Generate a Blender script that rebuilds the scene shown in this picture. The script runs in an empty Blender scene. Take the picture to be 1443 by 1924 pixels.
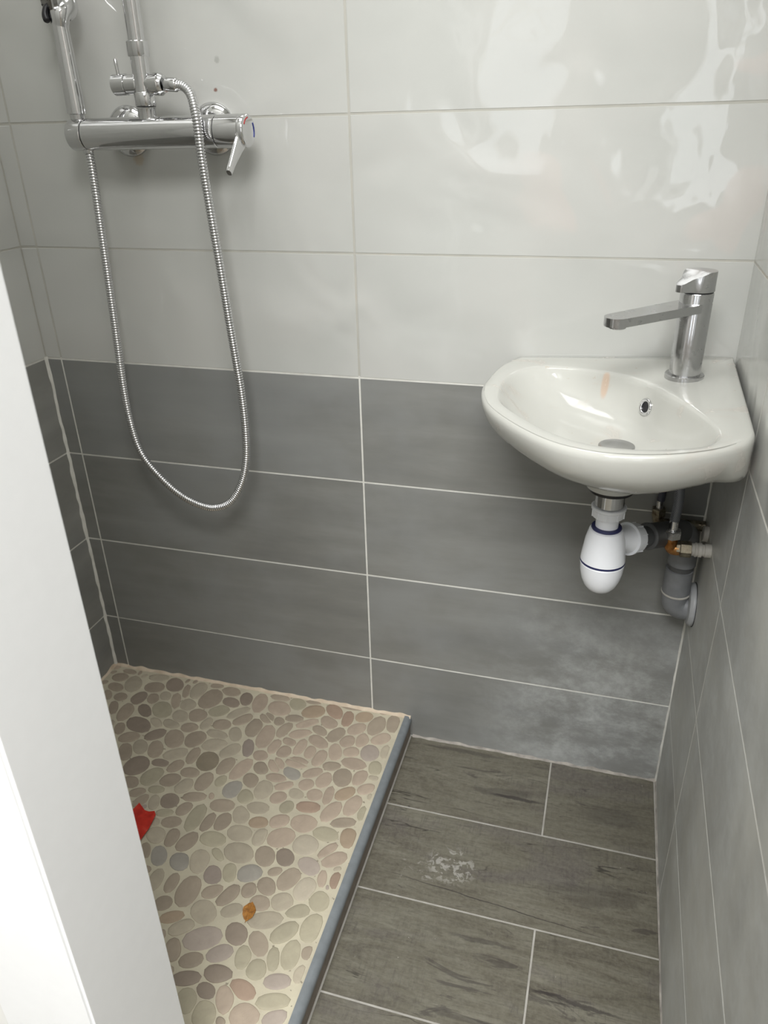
import bpy, bmesh, math, random
from mathutils import Vector, Matrix, noise

# ------------------------------------------------------------------ camera
C = bpy.context.scene.collection
SC = bpy.context.scene
cam_d = bpy.data.cameras.new('camera'); cam = bpy.data.objects.new('camera', cam_d); C.objects.link(cam)
cam_d.sensor_fit = 'VERTICAL'; cam_d.sensor_height = 36.0
cam_d.lens = 1433.57 / 1924 * 36.0
cam_d.clip_start = 0.02
R0 = (0.9604567747, 0.2774208975, -0.0236733924)
R1 = (0.1058697908, -0.4425197168, -0.8904874438)
R2 = (-0.2575157691, 0.8527684011, -0.4543915523)
cam.matrix_world = Matrix(((R0[0], -R1[0], -R2[0], 0.4015542821),
                           (R0[1], -R1[1], -R2[1], -1.2047142476),
                           (R0[2], -R1[2], -R2[2], 1.1761820761), (0, 0, 0, 1)))
SC.camera = cam
cam_d.dof.use_dof = True; cam_d.dof.focus_distance = 1.16; cam_d.dof.aperture_fstop = 8.0

# ------------------------------------------------------------------ world, lights, exposure
w = bpy.data.worlds.new('daylight'); SC.world = w; w.use_nodes = True
w.node_tree.nodes['Background'].inputs[0].default_value = (0.80, 0.90, 1.0, 1)
w.node_tree.nodes['Background'].inputs[1].default_value = 1.0
SC.view_settings.view_transform = 'Standard'; SC.view_settings.look = 'None'
SC.view_settings.gamma = 1; SC.view_settings.use_curve_mapping = False
SC.view_settings.exposure = 0.08

def area(name, loc, target, sx, sy, power, col=(1, 1, 1)):
    l = bpy.data.lights.new(name, 'AREA'); l.shape = 'RECTANGLE'; l.size = sx; l.size_y = sy
    l.energy = power; l.color = col
    o = bpy.data.objects.new(name, l); C.objects.link(o); o.location = loc
    o.rotation_euler = (Vector(target) - Vector(loc)).to_track_quat('-Z', 'Y').to_euler()
    return o
# daylight through the two tall hallway windows behind the camera
area('window_daylight', (0.82, -3.38, 1.60), (0.82, 0, 1.60), 0.40, 1.40, 3.6, (0.99, 1.0, 0.99))
area('window_daylight', (-0.20, -3.38, 1.60), (-0.20, 0, 1.60), 0.40, 1.40, 2.0, (0.99, 1.0, 0.99))
# added fill light under the hallway ceiling, brightens jamb, casing and walls
area('hallway_fill_light', (0.45, -1.95, 2.44), (0.45, -1.95, 0), 1.3, 1.0, 92, (1.0, 1.0, 0.99))
# added fill light above the shower, lifts the pebbles and lower walls
area('shower_fill_light', (-0.12, -0.38, 2.325), (-0.12, -0.38, 0), 0.6, 0.45, 6.0, (1.0, 1.0, 0.985))

# ------------------------------------------------------------------ material helpers
def srgb(r, g, b):
    f = lambda c: (c / 255 / 12.92) if c / 255 <= 0.04045 else ((c / 255 + 0.055) / 1.055) ** 2.4
    return (f(r), f(g), f(b), 1)

class NT:
    def __init__(s, name):
        s.m = bpy.data.materials.new(name); s.m.use_nodes = True; s.t = s.m.node_tree; s.n = s.t.nodes
        s.b = s.n['Principled BSDF']
    def new(s, t, **kw):
        n = s.n.new(t)
        for k, v in kw.items():
            if isinstance(k, str) and hasattr(n, k): setattr(n, k, v)
        return n
    def link(s, a, b): s.t.links.new(a, b)
    def val(s, x, sock):
        if isinstance(x, (int, float, tuple)): sock.default_value = x
        else: s.link(x, sock)
    def pos(s, scale=(1, 1, 1), rand=False, rot=(0, 0, 0)):
        g = s.new('ShaderNodeNewGeometry'); mp = s.new('ShaderNodeMapping'); s.link(g.outputs['Position'], mp.inputs['Vector'])
        mp.inputs['Scale'].default_value = scale; mp.inputs['Rotation'].default_value = rot
        if rand:
            oi = s.new('ShaderNodeObjectInfo'); mu = s.new('ShaderNodeMath', operation='MULTIPLY'); mu.inputs[1].default_value = 37.0
            s.link(oi.outputs['Random'], mu.inputs[0])
            cb = s.new('ShaderNodeCombineXYZ'); s.link(mu.outputs[0], cb.inputs[0]); s.link(mu.outputs[0], cb.inputs[1]); s.link(mu.outputs[0], cb.inputs[2])
            s.link(cb.outputs[0], mp.inputs['Location'])
        return mp.outputs['Vector']
    def noise(s, vec, scale, detail=3, rough=0.5, dist=0.0):
        n = s.new('ShaderNodeTexNoise'); n.inputs['Scale'].default_value = scale; n.inputs['Detail'].default_value = detail
        n.inputs['Roughness'].default_value = rough; n.inputs['Distortion'].default_value = dist
        s.link(vec, n.inputs['Vector']); return n.outputs['Fac']
    def ramp(s, fac, stops):
        r = s.new('ShaderNodeValToRGB'); e = r.color_ramp.elements
        while len(e) < len(stops): e.new(0.5)
        for i, (p, c) in enumerate(stops):
            e[i].position = p; e[i].color = c if isinstance(c, tuple) else (c, c, c, 1)
        s.link(fac, r.inputs['Fac']); return r.outputs['Color']
    def mix(s, fac, a, b, mode='MIX'):
        m = s.new('ShaderNodeMix'); m.data_type = 'RGBA'; m.blend_type = mode
        s.val(fac, m.inputs[0]); s.val(a, m.inputs[6]); s.val(b, m.inputs[7]); return m.outputs[2]
    def math(s, op, a, b=0.5, clamp=False):
        m = s.new('ShaderNodeMath'); m.operation = op; m.use_clamp = clamp
        s.val(a, m.inputs[0]); s.val(b, m.inputs[1]); return m.outputs[0]
    def rng(s, v, a, b, c=0.0, d=1.0):
        m = s.new('ShaderNodeMapRange'); s.link(v, m.inputs[0])
        m.interpolation_type = 'SMOOTHSTEP'
        for i, x in enumerate((a, b, c, d)): m.inputs[i + 1].default_value = x
        return m.outputs[0]
    def bump(s, h, strength, dist):
        b = s.new('ShaderNodeBump'); b.inputs['Strength'].default_value = strength; b.inputs['Distance'].default_value = dist
        s.link(h, b.inputs['Height']); s.link(b.outputs[0], s.b.inputs['Normal']); return b
    def set(s, color=None, rough=None, metal=None, spec=None):
        if color is not None: s.val(color, s.b.inputs['Base Color'])
        if rough is not None: s.val(rough, s.b.inputs['Roughness'])
        if metal is not None: s.val(metal, s.b.inputs['Metallic'])
        if spec is not None: s.b.inputs['Specular IOR Level'].default_value = spec
        return s.m

def plain(name, rgb, rough=0.5, metal=0.0, spec=0.5, grain=0.03):
    t = NT(name); n = t.noise(t.pos(), 60, 3)
    c = srgb(*rgb); lo = tuple(x * (1 - grain * 2) for x in c[:3]) + (1,); hi = tuple(min(1, x * (1 + grain * 2)) for x in c[:3]) + (1,)
    return t.set(t.ramp(n, [(0.3, lo), (0.7, hi)]), rough, metal, spec)

def blob(t, cx, cy, rx, ry):
    g = t.new('ShaderNodeNewGeometry'); mp = t.new('ShaderNodeMapping'); t.link(g.outputs['Position'], mp.inputs['Vector'])
    mp.vector_type = 'POINT'; mp.inputs['Location'].default_value = (-cx / rx, -cy / ry, 0); mp.inputs['Scale'].default_value = (1 / rx, 1 / ry, 0)
    ln = t.new('ShaderNodeVectorMath'); ln.operation = 'LENGTH'; t.link(mp.outputs[0], ln.inputs[0]); return t.rng(ln.outputs['Value'], 0.5, 1.0, 1.0, 0.0)
def blob3(t, cx, cz, r):
    # small irregular spot on the back wall, fixed to the wall
    g = t.new('ShaderNodeNewGeometry'); mp = t.new('ShaderNodeMapping'); t.link(g.outputs['Position'], mp.inputs['Vector'])
    mp.inputs['Location'].default_value = (-cx / r, 0, -cz / r); mp.inputs['Scale'].default_value = (1 / r, 1 / 0.05, 1 / r)
    ln = t.new('ShaderNodeVectorMath'); ln.operation = 'LENGTH'; t.link(mp.outputs[0], ln.inputs[0])
    d = t.math('ADD', ln.outputs['Value'], t.math('MULTIPLY', t.noise(t.pos(), 260, 3, 0.6), 0.8)); return t.rng(d, 0.8, 1.4, 1.0, 0.0)
# glossy white wall tile: slightly wavy glaze, faint pinkish reflection patches painted in on the right
t = NT('white_glazed_tile'); p = t.pos()
bl = t.noise(p, 5.0, 2, 0.45, 0.6)
res = t.math('MULTIPLY', t.rng(t.noise(t.pos((1, 1, 1)), 5.0, 2, 0.5, 0.8), 0.58, 0.62), blob(t, 0.46, 0.0, 0.26, 9.0))
col = t.mix(t.rng(bl, 0.3, 0.7), srgb(189, 190, 186), srgb(194, 194, 190))
col = t.mix(t.math('MULTIPLY', res, 0.35), col, srgb(204, 194, 188))
rou = t.mix(t.math('MULTIPLY', res, 0.6), (0.015,) * 3 + (1,), (0.16,) * 3 + (1,))
col = t.mix(t.math('MULTIPLY', blob3(t, -0.2125, 1.2268, 0.004), 0.8), col, srgb(120, 62, 44))
col = t.mix(t.math('MULTIPLY', blob3(t, -0.2050, 1.2660, 0.006), 0.35), col, srgb(120, 118, 112))
col = t.mix(t.math('MULTIPLY', blob3(t, -0.3640, 1.1330, 0.013), 0.45), col, srgb(176, 150, 110))
t.set(col, None, 0, 0.5); t.link(rou, t.b.inputs['Roughness'])
t.bump(t.math('ADD', t.noise(p, 5.0, 1.0, 0.3, 1.2), t.math('MULTIPLY', t.noise(p, 17.0, 1.0, 0.3, 0.8), 0.10)), 1.0, 0.0075)
M_WHITE = t.m

# matt grey cement-look tile with horizontal brushed streaks and dried grout haze
def grey_tile(name, sc, haze_box, g=1.0):
    t = NT(name)
    st = t.noise(t.pos(sc, True), 6.0, 6, 0.62, 0.3)
    cl = t.noise(t.pos((1, 1, 1), True), 4.0, 4, 0.6)
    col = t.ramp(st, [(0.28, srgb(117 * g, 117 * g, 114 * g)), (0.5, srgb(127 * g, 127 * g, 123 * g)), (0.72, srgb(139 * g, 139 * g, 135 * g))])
    col = t.mix(t.rng(cl, 0.35, 0.68, 0.0, 0.5), col, srgb(143, 145, 145))
    # haze: dried grout wiped over the lower tiles near the basin corner
    g = t.new('ShaderNodeNewGeometry'); sx = t.new('ShaderNodeSeparateXYZ'); t.link(g.outputs['Position'], sx.inputs[0])
    ax, lo, hi, z0, z1 = haze_box
    m1 = t.math('MULTIPLY', t.rng(sx.outputs[ax], lo, hi), t.rng(sx.outputs[2], z0, z1, 1.0, 0.0))
    hz = t.rng(t.noise(t.pos((0.9, 0.9, 1.5), False, (0, 0.5, 0)), 6.0, 8, 0.72, 0.15), 0.38, 0.62)
    hz2 = t.rng(t.noise(t.pos(), 42.0, 5, 0.7), 0.35, 0.65, 0.5, 1.0)
    hz = t.math('MULTIPLY', t.math('MULTIPLY', hz, hz2), m1)
    col = t.mix(t.math('MULTIPLY', hz, 0.55), col, srgb(204, 207, 206))
    rg = t.rng(st, 0.3, 0.7, 0.34, 0.5)
    t.set(col, rg, 0, 0.5)
    t.bump(t.math('ADD', st, t.math('MULTIPLY', cl, 0.4)), 0.25, 0.0006)
    return t.m
M_GREY = grey_tile('grey_cement_tile', (0.5, 1.0, 2.6), (0, 0.16, 0.44, 0.14, 0.52))
M_GREY_R = grey_tile('grey_cement_tile_side', (1.0, 1.4, 0.55), (0, 0.3, 0.5, 0.5, 1.3), 1.46)  # lighter copy of the tile: limescale, and this wall's light put into the colour
M_GREY_L = grey_tile('grey_cement_tile_left', (1.0, 0.6, 2.2), (0, 0.9, 1.2, 0.12, 0.45), 1.12)  # brightened copy of the tile, light lacking on the left wall put into its colour

t = NT('white_grout'); n = t.noise(t.pos(), 30, 4, 0.6)
g = t.new('ShaderNodeNewGeometry'); sx = t.new('ShaderNodeSeparateXYZ'); t.link(g.outputs['Position'], sx.inputs[0])
# grout by height: bright white between the grey tiles, duller beige-grey between the white ones
dull = t.ramp(t.noise(t.pos(), 9, 4, 0.6), [(0.3, srgb(172, 171, 163)), (0.6, srgb(184, 182, 174)), (0.75, srgb(188, 176, 158))])
t.set(t.mix(t.rng(sx.outputs[2], 0.790, 0.7915), t.ramp(n, [(0.3, srgb(204, 203, 196)), (0.7, srgb(226, 225, 219))]), dull), 0.85); t.bump(t.noise(t.pos(), 300, 3), 0.4, 0.0005); M_GROUT = t.m
t = NT('white_grout_stained'); n = t.noise(t.pos((1, 1, 1)), 9, 4, 0.6)
t.set(t.ramp(n, [(0.35, srgb(196, 195, 188)), (0.6, srgb(206, 204, 196)), (0.72, srgb(206, 190, 168))]), 0.8); M_GROUTW = t.m
t = NT('beige_pebble_grout'); n = t.noise(t.pos(), 22, 5, 0.6); n2 = t.noise(t.pos(), 180, 3)
c = t.ramp(n, [(0.3, srgb(176, 168, 149)), (0.7, srgb(194, 187, 165))])
pit = t.rng(t.noise(t.pos(), 95, 2, 0.5), 0.70, 0.74)
c = t.mix(t.math('MULTIPLY', pit, 0.6), c, srgb(90, 78, 66))
t.set(c, 0.85); t.bump(n2, 0.5, 0.0006); M_PGROUT = t.m
t = NT('sandy_sealant'); n = t.noise(t.pos(), 40, 4)
t.set(t.ramp(n, [(0.3, srgb(190, 172, 150)), (0.7, srgb(214, 200, 180))]), 0.8); t.bump(n, 0.5, 0.001); M_SAND = t.m
t = NT('grey_residue_sealant'); n = t.noise(t.pos(), 45, 5)
t.set(t.ramp(n, [(0.3, srgb(128, 124, 118)), (0.7, srgb(176, 170, 162))]), 0.85); M_RESID = t.m

# pebbles: one material per stone colour
PC = {'b': (150, 138, 126), 'd': (127, 115, 107), 'p': (168, 152, 140), 't': (168, 160, 146), 'g': (162, 157, 139), 'y': (143, 141, 139),
      'o': (156, 137, 119), 'k': (118, 109, 95), 'l': (178, 170, 157), 'm': (162, 151, 147), 'r': (147, 124, 111), 'm2': (134, 123, 120)}
PEBM = {}
for k, rgb in PC.items():
    rgb = tuple(c * 0.72 + g * 0.28 for c, g in zip(rgb, (170, 160, 142))); rgb = (rgb[0] * 1.0, rgb[1] * 0.995, rgb[2] * 0.975)
    t = NT('pebble_stone_' + {'b': 'taupe', 'd': 'dark', 'p': 'pinkish', 't': 'tan', 'g': 'greenish', 'y': 'grey', 'o': 'brown', 'k': 'olive',
                              'l': 'light', 'm': 'mauve', 'r': 'reddish', 'm2': 'dark_mauve'}[k])
    a = t.noise(t.pos((1, 1, 1), True), 38, 5, 0.65, 0.4)
    base = srgb(*rgb); f = lambda q: tuple(min(1, x * q) for x in base[:3]) + (1,)
    col = t.ramp(a, [(0.3, f(0.90)), (0.55, f(1.0)), (0.75, f(1.10))])
    vein = t.rng(t.math('ABSOLUTE', t.math('SUBTRACT', t.noise(t.pos((1, 1, 1), True), 26, 2, 0.5, 1.2), 0.5)), 0.0, 0.012, 1.0, 0.0)
    col = t.mix(t.math('MULTIPLY', vein, 0.10), col, f(0.6))
    oi = t.new('ShaderNodeObjectInfo'); hv = t.new('ShaderNodeHueSaturation'); t.link(col, hv.inputs['Color'])
    t.link(t.rng(oi.outputs['Random'], 0, 1, 0.93, 1.06), hv.inputs['Value'])
    t.set(hv.outputs[0], 0.6, 0, 0.4); t.bump(t.noise(t.pos(), 220, 4), 0.15, 0.0006); PEBM[k] = t.m

# wood-look floor plank tile
STREAKS = [(0.325, -0.116, 0.062, 0.0055, -0.03, 0.012, 0.75), (0.300, -0.108, 0.075, 0.016, 0.05, 0.030, 0.42), (0.315, -0.350, 0.240, 0.0011, -0.080, 0.006, 0.8), (0.215, -0.018, 0.10, 0.007, 0.0, 0.012, 0.45), (0.310, -0.420, 0.070, 0.005, 0.0, 0.02, 0.45), (0.455, -0.480, 0.085, 0.004, -0.05, 0.022, 0.7), (0.30, -0.545, 0.07, 0.006, 0.0, 0.02, 0.4), (0.500, -0.115, 0.060, 0.030, 0.0, 0.05, 0.30), (0.480, -0.290, 0.10, 0.03, 0.1, 0.06, 0.30)]
t = NT('wood_look_floor_tile')
g1 = t.noise(t.pos((1.6, 7.5, 1), True), 3.6, 8, 0.70, 0.9)
g2 = t.noise(t.pos((4.0, 34.0, 1), True), 7, 6, 0.72, 0.5)
cl = t.noise(t.pos((1.0, 2.0, 1), True), 4.2, 5, 0.62, 0.8)
saw = t.noise(t.pos((70.0, 9.0, 1), True), 3.2, 5, 0.65, 0.3)
fine = t.noise(t.pos((1, 1, 1), True), 140, 4, 0.7)
col = t.ramp(g1, [(0.30, srgb(74, 70, 61)), (0.45, srgb(97, 93, 81)), (0.58, srgb(106, 103, 91)), (0.75, srgb(125, 122, 109))])
col = t.mix(t.rng(g2, 0.46, 0.62, 0.0, 0.42), col, srgb(73, 68, 60))
col = t.mix(t.math('MULTIPLY', t.rng(saw, 0.52, 0.66), t.rng(cl, 0.40, 0.58, 0.0, 0.55)), col, srgb(74, 70, 63))
col = t.mix(t.rng(cl, 0.50, 0.66, 0.0, 0.45), col, srgb(87, 81, 81))
col = t.mix(t.rng(fine, 0.35, 0.7, 0.0, 0.28), col, srgb(128, 125, 114))
kn = t.noise(t.pos((2.2, 9.0, 1), True), 3.0, 6, 0.62, 1.0)
col = t.mix(t.math('MULTIPLY', t.rng(kn, 0.62, 0.67), 0.62), col, srgb(61, 56, 53))
crk = t.math('MULTIPLY', t.rng(t.math('ABSOLUTE', t.math('SUBTRACT', t.noise(t.pos((0.7, 6.0, 1), True), 2.6, 4, 0.55, 0.5), 0.53)), 0.0, 0.006, 1.0, 0.0), t.rng(t.noise(t.pos((1, 2, 1), True), 4, 3), 0.50, 0.56))
col = t.mix(t.math('MULTIPLY', crk, 0.8), col, srgb(48, 45, 40))
def streak(t, cx, cy, rx, ry, ang, wob):
    # elongated dark vein printed in the plank pattern
    g = t.new('ShaderNodeNewGeometry'); nn = t.new('ShaderNodeTexNoise'); nn.inputs['Scale'].default_value = 22; nn.inputs['Detail'].default_value = 6; nn.inputs['Roughness'].default_value = 0.65
    t.link(g.outputs['Position'], nn.inputs['Vector'])
    sb = t.new('ShaderNodeVectorMath'); sb.operation = 'SUBTRACT'; t.link(nn.outputs['Color'], sb.inputs[0]); sb.inputs[1].default_value = (0.5, 0.5, 0.5)
    sc_ = t.new('ShaderNodeVectorMath'); sc_.operation = 'SCALE'; t.link(sb.outputs[0], sc_.inputs[0]); sc_.inputs['Scale'].default_value = wob
    ad = t.new('ShaderNodeVectorMath'); ad.operation = 'ADD'; t.link(g.outputs['Position'], ad.inputs[0]); t.link(sc_.outputs[0], ad.inputs[1])
    mp = t.new('ShaderNodeMapping'); mp.vector_type = 'TEXTURE'; t.link(ad.outputs[0], mp.inputs['Vector'])
    mp.inputs['Location'].default_value = (cx, cy, 0); mp.inputs['Rotation'].default_value = (0, 0, ang); mp.inputs['Scale'].default_value = (rx, ry, 1)
    ln = t.new('ShaderNodeVectorMath'); ln.operation = 'LENGTH'; t.link(mp.outputs[0], ln.inputs[0]); return t.rng(ln.outputs['Value'], 0.55, 1.0, 1.0, 0.0)
for cx_, cy_, rx_, ry_, an_, wo_, am_ in STREAKS:
    col = t.mix(t.math('MULTIPLY', streak(t, cx_, cy_, rx_, ry_, an_, wo_), am_), col, srgb(50, 45, 44))
wh = t.rng(t.noise(t.pos(), 120, 3, 0.6), 0.73, 0.76)
col = t.mix(t.math('MULTIPLY', wh, 0.6), col, srgb(190, 188, 182))
# dusty white smear on the planks
sm = t.math('MULTIPLY', blob(t, 0.235, -0.295, 0.055, 0.045), t.rng(t.noise(t.pos((1, 1, 1)), 75, 5, 0.65, 0.8), 0.50, 0.56))
sm = t.math('MAXIMUM', sm, t.math('MULTIPLY', blob(t, 0.175, -0.325, 0.05, 0.05), t.rng(t.noise(t.pos((1, 1, 1)), 48, 5, 0.65, 0.8), 0.56, 0.7)))
col = t.mix(t.math('MULTIPLY', sm, 0.42), col, srgb(190, 188, 182))
t.set(col, t.rng(g1, 0.3, 0.7, 0.38, 0.55), 0, 0.45); t.bump(t.math('ADD', g1, t.math('MULTIPLY', g2, 0.6)), 0.3, 0.0012); M_WOOD = t.m
t = NT('floor_grout'); n = t.noise(t.pos(), 40, 4)
t.set(t.ramp(n, [(0.3, srgb(150, 147, 140)), (0.7, srgb(172, 169, 162))]), 0.85); M_FGROUT = t.m

M_PAINT = plain('white_painted_wood', (247, 248, 249), 0.38, 0, 0.4, 0.004)
M_HALL = plain('grey_beige_hallway_paint', (158, 155, 150), 0.9, 0, 0.3, 0.01)
M_PLASTER = plain('white_plaster', (232, 232, 229), 0.9, 0, 0.3, 0.006)
M_TRIM = plain('blue_grey_edge_trim', (117, 122, 125), 0.42, 0, 0.5, 0.05)
M_RISER = plain('dark_taupe_riser', (124, 115, 106), 0.6, 0, 0.4, 0.08)

def chrome(name, base=0.80, r0=0.05, r1=0.12, spots=0.0, scale=40):
    t = NT(name); n = t.noise(t.pos(), scale, 4, 0.6)
    c = t.mix(t.math('MULTIPLY', t.rng(n, 0.55, 0.72), spots), (base, base, base * 1.01, 1), (base * 0.52, base * 0.52, base * 0.5, 1))
    return t.set(c, t.rng(n, 0.35, 0.7, r0, r1), 1.0)
M_CHROME = chrome('polished_chrome', 0.68, 0.05, 0.12)
M_CHROME_D = chrome('water_marked_chrome', 0.56, 0.11, 0.30, 0.35, 70)
M_HOSE = chrome('hose_chrome', 0.70, 0.14, 0.22)
M_DARKM = plain('dark_seam', (40, 40, 42), 0.5)
M_SPRAY = plain('grey_brown_spray_plate', (96, 92, 84), 0.4)
M_BLACK = plain('black_plastic', (22, 21, 26), 0.4)
M_RED = plain('red_mark', (190, 40, 44), 0.4)
M_BLUE = plain('blue_mark', (56, 66, 140), 0.4)
M_NAVY = plain('navy_rubber_seal', (38, 42, 84), 0.45)
M_PP = plain('white_plastic', (236, 238, 242), 0.22, 0, 0.5, 0.006)
M_PVC = plain('grey_pvc', (122, 124, 127), 0.42, 0, 0.5, 0.05)
M_PVCL = plain('pale_grey_pvc', (160, 162, 164), 0.4, 0, 0.5, 0.05)
M_PVCD = plain('dark_grey_pvc', (84, 85, 86), 0.45, 0, 0.5, 0.04)
M_BRASS = chrome('tarnished_brass', 0.5, 0.25, 0.5)
_b = NT('brass_fitting'); n = _b.noise(_b.pos(), 90, 4, 0.6)
M_BRASS = _b.set(_b.ramp(n, [(0.35, srgb(140, 92, 48)), (0.65, srgb(182, 136, 88))]), _b.rng(n, 0.3, 0.7, 0.25, 0.5), 1.0)
_b = NT('dirty_brass'); n = _b.noise(_b.pos(), 110, 4, 0.6)
M_BRASS_D = _b.set(_b.ramp(n, [(0.35, srgb(78, 66, 50)), (0.65, srgb(156, 150, 132))]), _b.rng(n, 0.3, 0.7, 0.3, 0.6), 0.8)
M_NICKEL = chrome('nickel_fitting', 0.72, 0.16, 0.34, 0.3, 90)
M_STUB = plain('chalky_pipe_stub', (186, 183, 176), 0.6, 0, 0.4, 0.07)
_b = NT('braided_sleeve'); v = _b.new('ShaderNodeTexWave'); v.wave_type = 'BANDS'; v.bands_direction = 'DIAGONAL'; v.inputs['Scale'].default_value = 240
_b.link(_b.pos(), v.inputs['Vector'])
M_BRAID = _b.set(_b.ramp(v.outputs['Fac'], [(0.2, srgb(74, 76, 80)), (0.8, srgb(134, 137, 142))]), 0.4, 0.35)
_b = NT('dark_braided_sleeve'); v = _b.new('ShaderNodeTexWave'); v.wave_type = 'BANDS'; v.bands_direction = 'DIAGONAL'; v.inputs['Scale'].default_value = 240
_b.link(_b.pos(), v.inputs['Vector'])
M_BRAID_D = _b.set(_b.ramp(v.outputs['Fac'], [(0.3, srgb(44, 46, 58)), (0.8, srgb(92, 94, 104))]), 0.45, 0.2)
# ceramic with dried grout drips
t = NT('white_ceramic'); n = t.noise(t.pos((1, 1, 1)), 16, 5, 0.6, 0.7); n2 = t.noise(t.pos(), 55, 4, 0.6)
c = t.mix(t.math('MULTIPLY', t.rng(n, 0.56, 0.66), 0.5), srgb(189, 189, 183), srgb(186, 180, 172))
c = t.mix(t.math('MULTIPLY', t.rng(n2, 0.70, 0.73), 0.5), c, srgb(178, 162, 144))
drip = t.math('MULTIPLY', blob(t, 0.4050, -0.0880, 0.0070, 0.0110), 0.8)
c = t.mix(drip, c, srgb(194, 170, 150))
t.set(c, t.rng(n, 0.5, 0.68, 0.08, 0.3), 0, 0.5); M_CERAMIC = t.m
t = NT('red_plastic_scrap'); n = t.noise(t.pos(), 70, 4)
M_SCRAP = t.set(t.ramp(n, [(0.3, srgb(168, 38, 28)), (0.6, srgb(196, 52, 38)), (0.8, srgb(206, 96, 80))]), 0.35)
t = NT('dry_leaf_brown'); n = t.noise(t.pos((1, 1, 1)), 160, 4, 0.6, 0.6)
M_LEAF = t.set(t.ramp(n, [(0.3, srgb(122, 78, 30)), (0.6, srgb(164, 112, 48)), (0.8, srgb(206, 158, 88))]), 0.5)

# ------------------------------------------------------------------ mesh helpers
def finish(bm, name, mat, parent=None, sharp=35, smooth=True):
    bmesh.ops.recalc_face_normals(bm, faces=bm.faces)
    me = bpy.data.meshes.new(name)
    if parent is not None:
        off = Vector(parent['_w']); bmesh.ops.translate(bm, verts=bm.verts, vec=-off)
    if smooth:
        for f in bm.faces: f.smooth = True
        for e in bm.edges:
            if len(e.link_faces) == 2 and e.calc_face_angle(0) > math.radians(sharp): e.smooth = False
    bm.to_mesh(me); bm.free(); me.materials.append(mat)
    o = bpy.data.objects.new(name, me); C.objects.link(o)
    if parent is not None: o.parent = parent; o['_w'] = parent['_w']
    else: o['_w'] = (0.0, 0.0, 0.0)
    return o

def origin(o, p):
    """move a top-level mesh object's origin to world point p"""
    p = Vector(p); o.data.transform(Matrix.Translation(-p)); o.location = p; o['_w'] = tuple(p); return o

def thing(name, loc, label, cat, group=None):
    o = bpy.data.objects.new(name, None); C.objects.link(o); o.location = loc; o.empty_display_size = 0.03
    o['_w'] = tuple(loc); o['label'] = label; o['category'] = cat
    if group: o['group'] = group
    return o

def frame(d):
    d = Vector(d).normalized(); a = Vector((0, 0, 1)) if abs(d.z) < 0.9 else Vector((1, 0, 0))
    u = d.cross(a).normalized(); return d, u, d.cross(u).normalized()

def lathe(bm, o, d, prof, n=40, caps=True):
    o = Vector(o); d, u, v = frame(d); rings = []
    for t_, r in prof:
        if r < 1e-6: rings.append([bm.verts.new(o + d * t_)])
        else: rings.append([bm.verts.new(o + d * t_ + (u * math.cos(2 * math.pi * k / n) + v * math.sin(2 * math.pi * k / n)) * r) for k in range(n)])
    for a, b in zip(rings, rings[1:]):
        if len(a) == 1 and len(b) == 1: continue
        for k in range(n):
            k2 = (k + 1) % n
            if len(a) == 1: bm.faces.new((a[0], b[k], b[k2]))
            elif len(b) == 1: bm.faces.new((a[k], b[0], a[k2]))
            else: bm.faces.new((a[k], b[k], b[k2], a[k2]))
    if caps:
        for r in (rings[0], rings[-1]):
            if len(r) > 2: bm.faces.new(r)
    return bm

def L(name, o, d, prof, mat, parent=None, n=40, sharp=35):
    return finish(lathe(bmesh.new(), o, d, prof, n), name, mat, parent, sharp)

def catmull(P, per):
    P = [Vector(p) for p in P]; out = []
    Q = [2 * P[0] - P[1]] + P + [2 * P[-1] - P[-2]]
    for i in range(1, len(Q) - 2):
        p0, p1, p2, p3 = Q[i - 1:i + 3]
        for k in range(per):
            s = k / per
            out.append(0.5 * ((2 * p1) + (p2 - p0) * s + (2 * p0 - 5 * p1 + 4 * p2 - p3) * s * s + (3 * p1 - p0 - 3 * p2 + p3) * s ** 3))
    out.append(P[-1]); return out

def resample(P, step):
    acc = [0.0]
    for a, b in zip(P, P[1:]): acc.append(acc[-1] + (b - a).length)
    n = max(2, int(acc[-1] / step)); out = []; j = 0
    for k in range(n + 1):
        s = acc[-1] * k / n
        while j < len(P) - 2 and acc[j + 1] < s: j += 1
        f = (s - acc[j]) / max(1e-9, acc[j + 1] - acc[j]); out.append(P[j].lerp(P[j + 1], min(1, max(0, f))))
    return out

def tube(bm, P, rad, n=14, caps=True):
    up = None; rings = []
    for i, p in enumerate(P):
        d = (P[min(i + 1, len(P) - 1)] - P[max(i - 1, 0)]).normalized()
        if up is None: up = frame(d)[1]
        up = (up - d * up.dot(d)).normalized(); v = d.cross(up)
        r = rad(i) if callable(rad) else rad
        rings.append([bm.verts.new(p + (up * math.cos(2 * math.pi * k / n) + v * math.sin(2 * math.pi * k / n)) * r) for k in range(n)])
    for a, b in zip(rings, rings[1:]):
        for k in range(n): bm.faces.new((a[k], b[k], b[(k + 1) % n], a[(k + 1) % n]))
    if caps: bm.faces.new(rings[0]); bm.faces.new(rings[-1])
    return bm

def box(lo, hi, bev=0.0, seg=1, bm=None):
    bm = bm or bmesh.new()
    vs = [bm.verts.new((x, y, z)) for x in (lo[0], hi[0]) for y in (lo[1], hi[1]) for z in (lo[2], hi[2])]
    for f in ((0, 1, 3, 2), (4, 6, 7, 5), (0, 4, 5, 1), (2, 3, 7, 6), (0, 2, 6, 4), (1, 5, 7, 3)): bm.faces.new([vs[i] for i in f])
    if bev: bmesh.ops.bevel(bm, geom=list(bm.edges), offset=bev, segments=seg, affect='EDGES')
    return bm

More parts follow.
